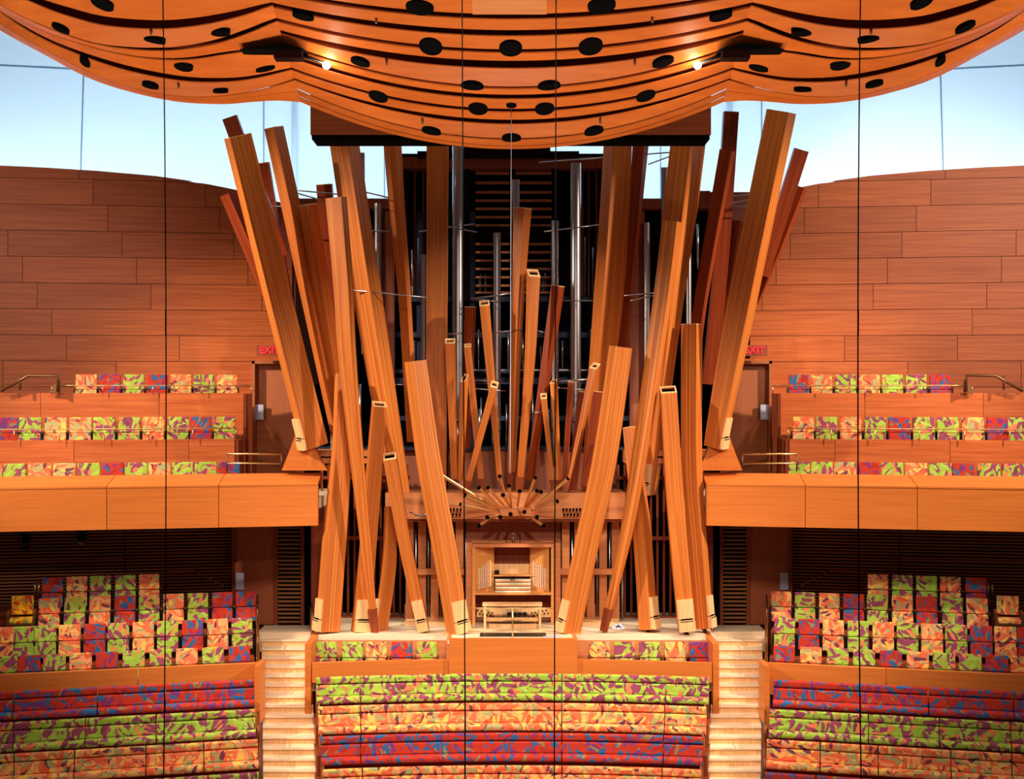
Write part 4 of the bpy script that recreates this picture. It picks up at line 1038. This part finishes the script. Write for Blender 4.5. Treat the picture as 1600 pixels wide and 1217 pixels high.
for k in range(4):
    Yk = 36.72-.1*k; py = 904+k*6; z = zz(py, Yk)
    mn = kb('manual', M['ivory'], (xx(774, Yk), xx(829, Yk), Yk-.14, Yk, z-.035, z))
    bk = MB(); x = xx(774, Yk)+.025; i = 0
    while x < xx(829, Yk)-.02:
        if i % 7 in (0, 1, 3, 4, 5): bk.b2(x+.006, x+.018, Yk-.095, Yk-.005, z, z+.012)
        x += .0235; i += 1
    b_ = bk.build('black_keys', M['blackm'], mn, kind='stuff'); b_.matrix_parent_inverse = Matrix()
    kb('key_slip', cw, (xx(774, Yk), xx(829, Yk), Yk-.15, Yk-.14, z-.075, z-.04))
kb('knee_panel', M['case'], pb(742, 862, 929, 950, 36.9, 36.95))
kb('display', M['black'], pb(797, 805, 901, 904, 36.45, 36.5)); 
m = MB(); q = pb(773, 780, 891, 898, 36.6, 36.7); m.b2(*q); tag(m.build('small_box', M['blackm'], origin=(q[0], 36.65, q[4])), 'small black box on the left of the console music desk', 'box')
# toe studs, swell shoes, pedals
tp = kb('toe_panel', M['pale'], pb(745, 770, 950, 964, 36.5, 36.55), pb(770, 830, 951, 968, 36.55, 36.6), pb(830, 862, 950, 964, 36.5, 36.55))
ts = MB()
for k in range(11):
    for s in (-1, 1):
        if k < 11:
            px = 800+s*(28+k*2.8); py = (957 if k % 2 else 962) - k*.5; q = P(px, py, 36.52); ts.tube(q, q+Vector((0, -.07, -.01)), .018, .02, 8)
ts.build('toe_stud', M['blackm'], tp, kind='stuff')
for k in range(4):
    a = 792.5+k*8; q = pb(a, a+7, 957, 967, 36.42, 36.5); m = MB(); m.prism([(q[0], 36.48, q[4]), (q[1], 36.48, q[4]), (q[1], 36.52, q[5]), (q[0], 36.52, q[5])], [(q[0], 36.40, q[4]), (q[1], 36.40, q[4]), (q[1], 36.45, q[5]), (q[0], 36.45, q[5])]); o = m.build('swell_shoe', M['blackm'], co); o.matrix_parent_inverse = cinv
pbm = kb('pedalboard', M['pale'], pb(764, 838, 975, 985, 35.9, 36.5))
pk = MB()
for k in range(30):
    px = 766+k*2.4; X = xx(px, 36); dz = .0; y0 = 35.98 - .10*(1-abs(k-14.5)/15); pk.b2(X-.012, X+.012, y0, 36.5, DECK+.14, DECK+.19)
    if k % 7 in (1, 2, 4, 5, 6): pk.b2(X-.012, X+.012, y0+.22, 36.5, DECK+.19, DECK+.24)
pk.build('pedal_key', M['bronze'], pbm, kind='stuff')
bn = empty('organ_bench', (0, 35.95, DECK)); tag(bn, 'pale wooden organ bench standing in front of the console', 'bench'); bi = Matrix.Translation(-bn.location)
for nm, q in (('seat', (xx(754, 35.8), xx(847, 35.8), 35.65, 35.98, zz(946, 35.8), zz(942, 35.8))), ('leg', (xx(756, 35.8), xx(759.5, 35.8), 35.68, 35.95, DECK, zz(946, 35.8))), ('leg', (xx(842, 35.8), xx(845.5, 35.8), 35.68, 35.95, DECK, zz(946, 35.8))), ('rail', (xx(760, 35.8), xx(841, 35.8), 35.92, 35.95, zz(972, 35.8), zz(966, 35.8)))):
    o = MB(); o.b2(*q); o = o.build(nm, M['pale'], bn); o.matrix_parent_inverse = bi
# ring stand on top of the console
rs = empty('ring_stand', P(802, 850, 36.6)); tag(rs, 'small metal stand with a thin wire ring on top of the console', 'stand')
ri = Matrix.Translation(-rs.location); c0 = P(802, 843, 36.6); R_r = .18
m = MB(); m.path([c0+Vector((R_r*math.cos(a*math.pi/12), 0, R_r*math.sin(a*math.pi/12))) for a in range(-2, 15)], .008, 6); m.build('ring', M['blackm'], rs).matrix_parent_inverse = ri
m = MB(); m.tube(P(802, 850, 36.6), P(802, 834, 36.6), .03, .02, 10); m.build('post', M['chrome'], rs).matrix_parent_inverse = ri
m = MB(); m.tube(P(802, 836, 36.55), P(802, 832, 36.5), .035, .03, 10); m.build('head', M['silver'], rs).matrix_parent_inverse = ri
m = MB(); m.b2(c0.x-.17, c0.x+.17, 36.5, 36.75, rs.location.z-.02, rs.location.z+.012); m.build('base', M['pale'], rs).matrix_parent_inverse = ri
# rail in front of the console
gr = empty('console_rail', (0, 34.1, DECK)); tag(gr, 'thin glass and brass rail with one centre post before the console', 'railing'); gi = Matrix.Translation(-gr.location)
m = MB(); m.path([P(731, 950, 34.1), P(870, 950, 34.1)], .014, 6); m.build('top_rail', M['brass'], gr).matrix_parent_inverse = gi
m = MB(); m.tube(P(801, 949, 34.1), P(801, 996, 34.1), .018, n=8); m.build('post', M['brass'], gr).matrix_parent_inverse = gi
m = MB(); m.path([P(731, 986, 34.1), P(870, 986, 34.1)], .012, 6); m.build('lower_rail', M['brass'], gr).matrix_parent_inverse = gi
m = MB(); m.b2(xx(750, 34.6), xx(853, 34.6), 34.4, 34.85, DECK+.04, DECK+.06); tag(m.build('floor_mat', M['blackm'], origin=(0, 34.6, DECK+.05)), 'narrow black mat on the deck before the console', 'mat')
m = MB(); m.box((xx(862, 34.6), 34.3, DECK+.052), (.42, .22, .01)); tag(m.build('paper_sheet', M['white'], origin=(xx(862, 34.6), 34.3, DECK+.05)), 'white paper sheet lying on the deck right of the black mat', 'paper')
m = MB(); 
for k in range(5): m.box(P(960+k*3, 980-(k % 2)*3, 35.1), (.1, .08, .07), Matrix.Rotation(k*.7, 3, 'Y'))
tag(m.build('crumpled_cloth', M['white'], origin=P(965, 985, 35.1)), 'small white crumpled cloth on the deck at the foot of the right pipes', 'cloth')
# shims under the leaning bases
for px, nm in ((705, 'left'), (888, 'right')):
    m = MB(); p = P(px, 992, 34.95); m.b2(p.x-.2, p.x+.32, 34.85, 35.2, DECK-.02, DECK+.03); tag(m.build('wooden_shim', M['pale'], origin=p), 'pale wooden shim under the large %s front pipe beside the console' % nm, 'shim')
# ================================================================ SEATS
def make_chair(c):
    r = empty('theatre_chair'); w_ = .492
    m = MB(); m.box((0, .03, .68), (w_, .10, .37), Matrix.Rotation(math.radians(-11), 3, 'X')); m.build('backrest', FAB[c], r, bevel=.028)
    m = MB(); m.box((0, -.105, .325), (w_, .11, .35), Matrix.Rotation(math.radians(-7), 3, 'X')); m.build('seat', FAB[c], r, bevel=.028)
    m = MB(); m.box((0, .075, .60), (w_-.02, .02, .46), Matrix.Rotation(math.radians(-9), 3, 'X')); m.build('back_shell', M['case'], r)
    for s in (-1, 1):
        m = MB(); m.box((s*.268, -.10, .26), (.032, .07, .52)); m.box((s*.268, -.06, .012), (.034, .26, .024)); m.build('leg', M['blackm'], r)
    for s in (-1, 1):
        m = MB(); m.box((s*.268, -.09, .535), (.032, .24, .03)); m.build('armrest', M['bronze'], r)
    return r
proto = {}
def put_chair(c, x, y, z, d, scale, label, group, w=1):
    if c in proto: r = copy_tree(proto[c])
    else: r = make_chair(c); proto[c] = r
    r.location = (x, y, z); r.rotation_euler = (0, 0, math.atan2(d.x, -d.y)); r.scale = (scale, scale, scale)
    tag(r, label, 'chair', group)
def far_from(n, i, outward):  # ordinal counted from the organ / aisle side
    return ORD[i]
LOW = {
 (-1, 'A'): ([9, 45, 85, 126, 167, 209, 251, 292, 333, 374], 'grgorggogr'),
 (-1, 'B'): ([4, 33+3, 71, 109, 148, 185, 224, 262, 301, 340, 378], 'oggorgogrog'),
 (-1, 'C'): ([77, 117, 156, 195, 233, 271, 309, 347, 384], 'ogorgogrr'),
 (-1, 'D'): ([82, 120, 157, 196, 233], 'roggo'),
 (1, 'A'): ([1225, 1267, 1309, 1350, 1392, 1434, 1475, 1516, 1558, 1597], 'roggroggro'),
 (1, 'B'): ([1226, 1264, 1302, 1341, 1380, 1418, 1456, 1494, 1533, 1571, 1607], 'grogogogror'),
 (1, 'C'): ([1221, 1258, 1296, 1334, 1371, 1410, 1448, 1488, 1527], 'ogorgorgo'),
 (1, 'D'): ([1372, 1410, 1448, 1485, 1525], 'oggor'),
}
RN = {'A': 'front row', 'B': 'second row', 'C': 'third row', 'D': 'short back row'}
for (s, row), (xs, cols) in LOW.items():
    Y0, zt = ROWS[row]
    lst = list(zip(xs, cols)); order = lst if s > 0 else lst[::-1]
    for i, (px, c) in enumerate(order):
        X, Y = parc(px, Y0); d = arc_dir(X)
        ref = 'the stairs' if row != 'D' else 'the handrail'
        put_chair(c, X, Y, zt-.86, d, 1.0, '%s leaf-print chair, %s from %s, %s, lower %s block' % (FNAME[c], ORD[i], ref, RN[row], SIDE[s]), 'chairs of the lower side blocks')
UP = {
 (-1, 1): ([135, 172, 209, 246, 283, 319, 355], 'orgrogo'), (-1, 2): ([12, 47, 87, 126, 163, 202, 240, 278, 314, 351], 'rgooggogrg'),
 (-1, 3): ([-14, 23, 62, 101, 139, 176, 213, 249, 286, 322, 358], 'ogoogrgoggr'),
 (1, 1): ([1248, 1284, 1321, 1358, 1394, 1431, 1469], 'rogoggr'), (1, 2): ([1255, 1291, 1329, 1367, 1405, 1443, 1481, 1520, 1559, 1591], 'ogogrggorg'),
 (1, 3): ([1248, 1284, 1320, 1357, 1394, 1431, 1469, 1506, 1545, 1584], 'ggorgogrgg')}
UR = {1: (38.9, .385, 'top row'), 2: (37.65, -.70, 'middle row'), 3: (36.45, -1.79, 'front row')}
for (s, row), (xs, cols) in UP.items():
    Y0, zt, rn = UR[row]; kk = .2
    lst = list(zip(xs, cols)); order = lst if s > 0 else lst[::-1]
    for i, (px, c) in enumerate(order):
        Y = Y0
        for _ in range(6): Y = sideY(xx(px, Y), Y0, kk)
        X = xx(px, Y); d = Vector((-s*.2, -1, 0)).normalized()
        put_chair(c, X, Y, EYE+zt-.86*1.08, d, 1.08, '%s leaf-print chair, %s from the organ, %s, %s balcony' % (FNAME[c], ORD[i], rn, SIDE[s]), 'chairs of the balconies')
for s, xs, cols in ((-1, [510, 551, 588, 628, 667], 'ggorg'), (1, [937, 976, 1015, 1055, 1093], 'oggor')):
    lst = list(zip(xs, cols)); order = lst if s > 0 else lst[::-1]
    for i, (px, c) in enumerate(order):
        Y = 34.5; put_chair(c, xx(px, Y), Y, EYE-5.99-.86, Vector((0, -1, 0)), 1.0, '%s leaf-print chair in the %s niche, %s from the centre panel' % (FNAME[c], SIDE[s], ORD[i]), 'chairs in the niches below the organ')
# loose wooden armchairs at the outer ends
for s, px, c, nm in ((-1, 34, 'y', 'left'), (1, 1576, 'o', 'right')):
    X, Y = parc(px, 36.55); z = EYE-5.03-.86; d = arc_dir(X)
    r = empty('wooden_armchair', (X, Y, z), math.atan2(d.x, -d.y)); tag(r, 'wooden armchair with %s seat at the far %s end under the balcony' % ('yellow' if c == 'y' else 'orange', nm), 'chair')
    m = MB(); m.box((0, .22, .78), (.50, .06, .44), Matrix.Rotation(math.radians(-8), 3, 'X')); m.build('backrest', FAB[c], r, bevel=.02)
    m = MB(); m.box((0, -.02, .46), (.52, .46, .10)); m.build('seat', FAB[c], r, bevel=.025)
    for a in (-1, 1):
        m = MB(); m.box((a*.29, .21, .34), (.045, .045, .68)); m.build('leg', M['bronze'], r)
        m = MB(); m.box((a*.29, -.23, .32), (.045, .045, .64)); m.build('leg', M['bronze'], r)
        m = MB(); m.box((a*.29, 0, .66), (.055, .52, .035)); m.build('armrest', M['case'], r)
    m = MB(); m.box((0, -.02, .39), (.54, .46, .05)); m.build('seat_frame', M['bronze'], r)
# brass posts beside the short back rows
for s in (-1, 1):
    for k, px in enumerate((55, 61)):
        px_ = px if s < 0 else 1600-px+(5 if s > 0 else 0); p = P(px_, 938, 36.3); q = P(px_, 905, 36.3)
        MBo = MB().tube(p, q, .03, n=8).build('rail_post', M['brass'], origin=p)
        tag(MBo, '%s brass post at the outer end of the short back row, %s block' % ('outer' if k == 0 else 'inner', SIDE[s]), 'post')

# ---- upholstered benches
BEN = {
 0: {'c': ('g', [493, 562, 727, 878, 1041, 1109]), 'l': ('r', [-60, 22, 153, 258, 397]), 'r': ('r', [1208, 1344, 1450, 1582, 1680])},
 1: {'c': ('o', [496, 563, 727, 878, 1039, 1105]), 'l': ('g', [-60, 23, 134, 244, 399]), 'r': ('g', [1202, 1357, 1467, 1578, 1680])},
 2: {'c': ('r', [500, 563, 726, 878, 1037, 1100]), 'l': ('o', [-60, 23, 117, 228, 318, 403]), 'r': ('o', [1198, 1282, 1372, 1485, 1580, 1680])},
 3: {'c': ('o', [503, 566, 726, 878, 1035, 1097]), 'l': ('g', [-60, 100, 210, 325, 405]), 'r': ('r', [1195, 1275, 1400, 1500, 1600, 1680])},
}
def rbox(f0, f1, z0, z1, r=.035, tilt=0):
    """rounded profile (forward, z)"""
    out = []
    for cx, cz, a0 in ((f0+r, z0+r, 180), (f1-r, z0+r, 270), (f1-r, z1-r, 0), (f0+r, z1-r, 90)):
        for k in range(4):
            a = math.radians(a0+k*30); out.append((cx+r*math.cos(a) + tilt*((z1-z0)/2-(cz+r*math.sin(a)-z0)), cz+r*math.sin(a)))
    return out
for k, d in BEN.items():
    Y0 = 33.7-.9*k; zt = EYE-[6.56, 7.04, 7.50, 7.98][k]
    for sec, (c, xs) in d.items():
        dz = {'c': 0, 'l': .02, 'r': .02}[sec]
        segs = list(zip(xs, xs[1:])); n = len(segs)
        for i, (a, b) in enumerate(segs):
            Xa, Ya = parc(a, Y0); Xb, Yb = parc(b, Y0)
            g = .012; pts = xpath(Xa+g, Xb-g, Y0, 5)
            if sec == 'c': lb = ['at the left aisle', 'second from the left aisle', 'in the middle below the console', 'second from the right aisle', 'at the right aisle'][i]
            elif sec == 'l': lb = '%s from the stairs' % ORD[n-1-i]
            else: lb = '%s from the stairs' % ORD[i]
            secn = {'c': 'centre', 'l': 'left', 'r': 'right'}[sec]
            o = empty('choir_bench', ((Xa+Xb)/2, (Ya+Yb)/2, zt-.9)); iv = Matrix.Translation(-o.location)
            tag(o, '%s bench, %s, %s bench row, %s section' % (FNAME[c], lb, ['top', 'second', 'third', 'bottom'][k], secn), 'bench', 'upholstered choir benches')
            for nm, pr, mt, sm in (('head_cushion', rbox(.02, .14, zt-.165+dz, zt+dz, .045), FAB[c], True), ('back_cushion', rbox(.04, .16, zt-.425+dz, zt-.178+dz, .035, .12), FAB[c], True),
                               ('seat_cushion', rbox(.12, .40, zt-.575+dz, zt-.42+dz, .06), FAB[c], True), ('bench_frame', [(0, zt-.95), (0, zt-.05), (.04, zt-.05), (.05, zt-.53), (.16, zt-.55), (.16, zt-.95)], M['case'], False)):
                m = MB(); swept(m, pts, pr, False); ob = m.build(nm, mt, o); ob.matrix_parent_inverse = iv

# ---- theatre lights hanging under the left balcony
for px, nm, py in ((38, 'cylindrical', 846), (128, 'round', 844)):
    p = P(px, py, 36.2); o = empty('hanging_spotlight', p); tag(o, '%s black theatre light hanging under the left balcony' % nm, 'lamp')
    MB().tube((0, 0, .18), (0, 0, .42), .02, n=8).build('stem', M['chrome'], o)
    MB().tube((0, .1, .13), (0, -.08 if nm == 'round' else .02, -.2 if nm != 'round' else -.05), .085, .10, 16).build('housing', M['blackm'], o)
    m = MB(); m.box((-.13, 0, .08), (.02, .05, .25)); m.box((.13, 0, .08), (.02, .05, .25)); m.box((0, 0, .2), (.28, .05, .02)); m.build('yoke', M['blackm'], o)
    MB().tube((0, -.085 if nm == 'round' else .018, -.05 if nm == 'round' else -.2), (0, -.09 if nm == 'round' else .016, -.052 if nm == 'round' else -.205), .08, .08, 16).build('lens', M['silver'], o)

# ---- thin cables hanging through the hall
for a, b, Y, mt, lb, r in (((254, -40), (255, 1250), 21, 'matte', 'thin black cable hanging at the left side of the hall', .010), ((722, -40), (727, 1250), 21, 'matte', 'thin black cable hanging left of the centre', .009), ((869, -40), (866, 1250), 21, 'matte', 'thin black cable hanging right of the centre', .009),
                          ((1345, -40), (1346, 1250), 21, 'matte', 'thin black cable hanging at the right side of the hall', .010), ((799, 166), (797, 740), 30, 'white', 'thin white cord hanging from the middle ceiling sail', .008)):
    p, q = P(*a, Y), P(*b, Y); mid = (p+q)/2 + Vector((.045 if a[0] == 254 else (-.045 if a[0] == 1345 else 0), 0, 0))
    if abs(a[0]-254) < 2 or abs(a[0]-1345) < 2: mid = (p+q)/2 + Vector(((5 if a[0] == 254 else -5)*Y/F, 0, 0))
    pts = [p.lerp(mid, t/5*1.0) for t in range(6)] + [mid.lerp(q, t/5) for t in range(1, 6)]
    # gentle bow
    pts = [(p*(1-t)**2 + (2*mid-(p+q)/2)*2*t*(1-t) + q*t*t) for t in [i/14 for i in range(15)]]
    o = MB().path(pts, r, 6).build('hanging_cable', M[mt], origin=p); tag(o, lb, 'cable')
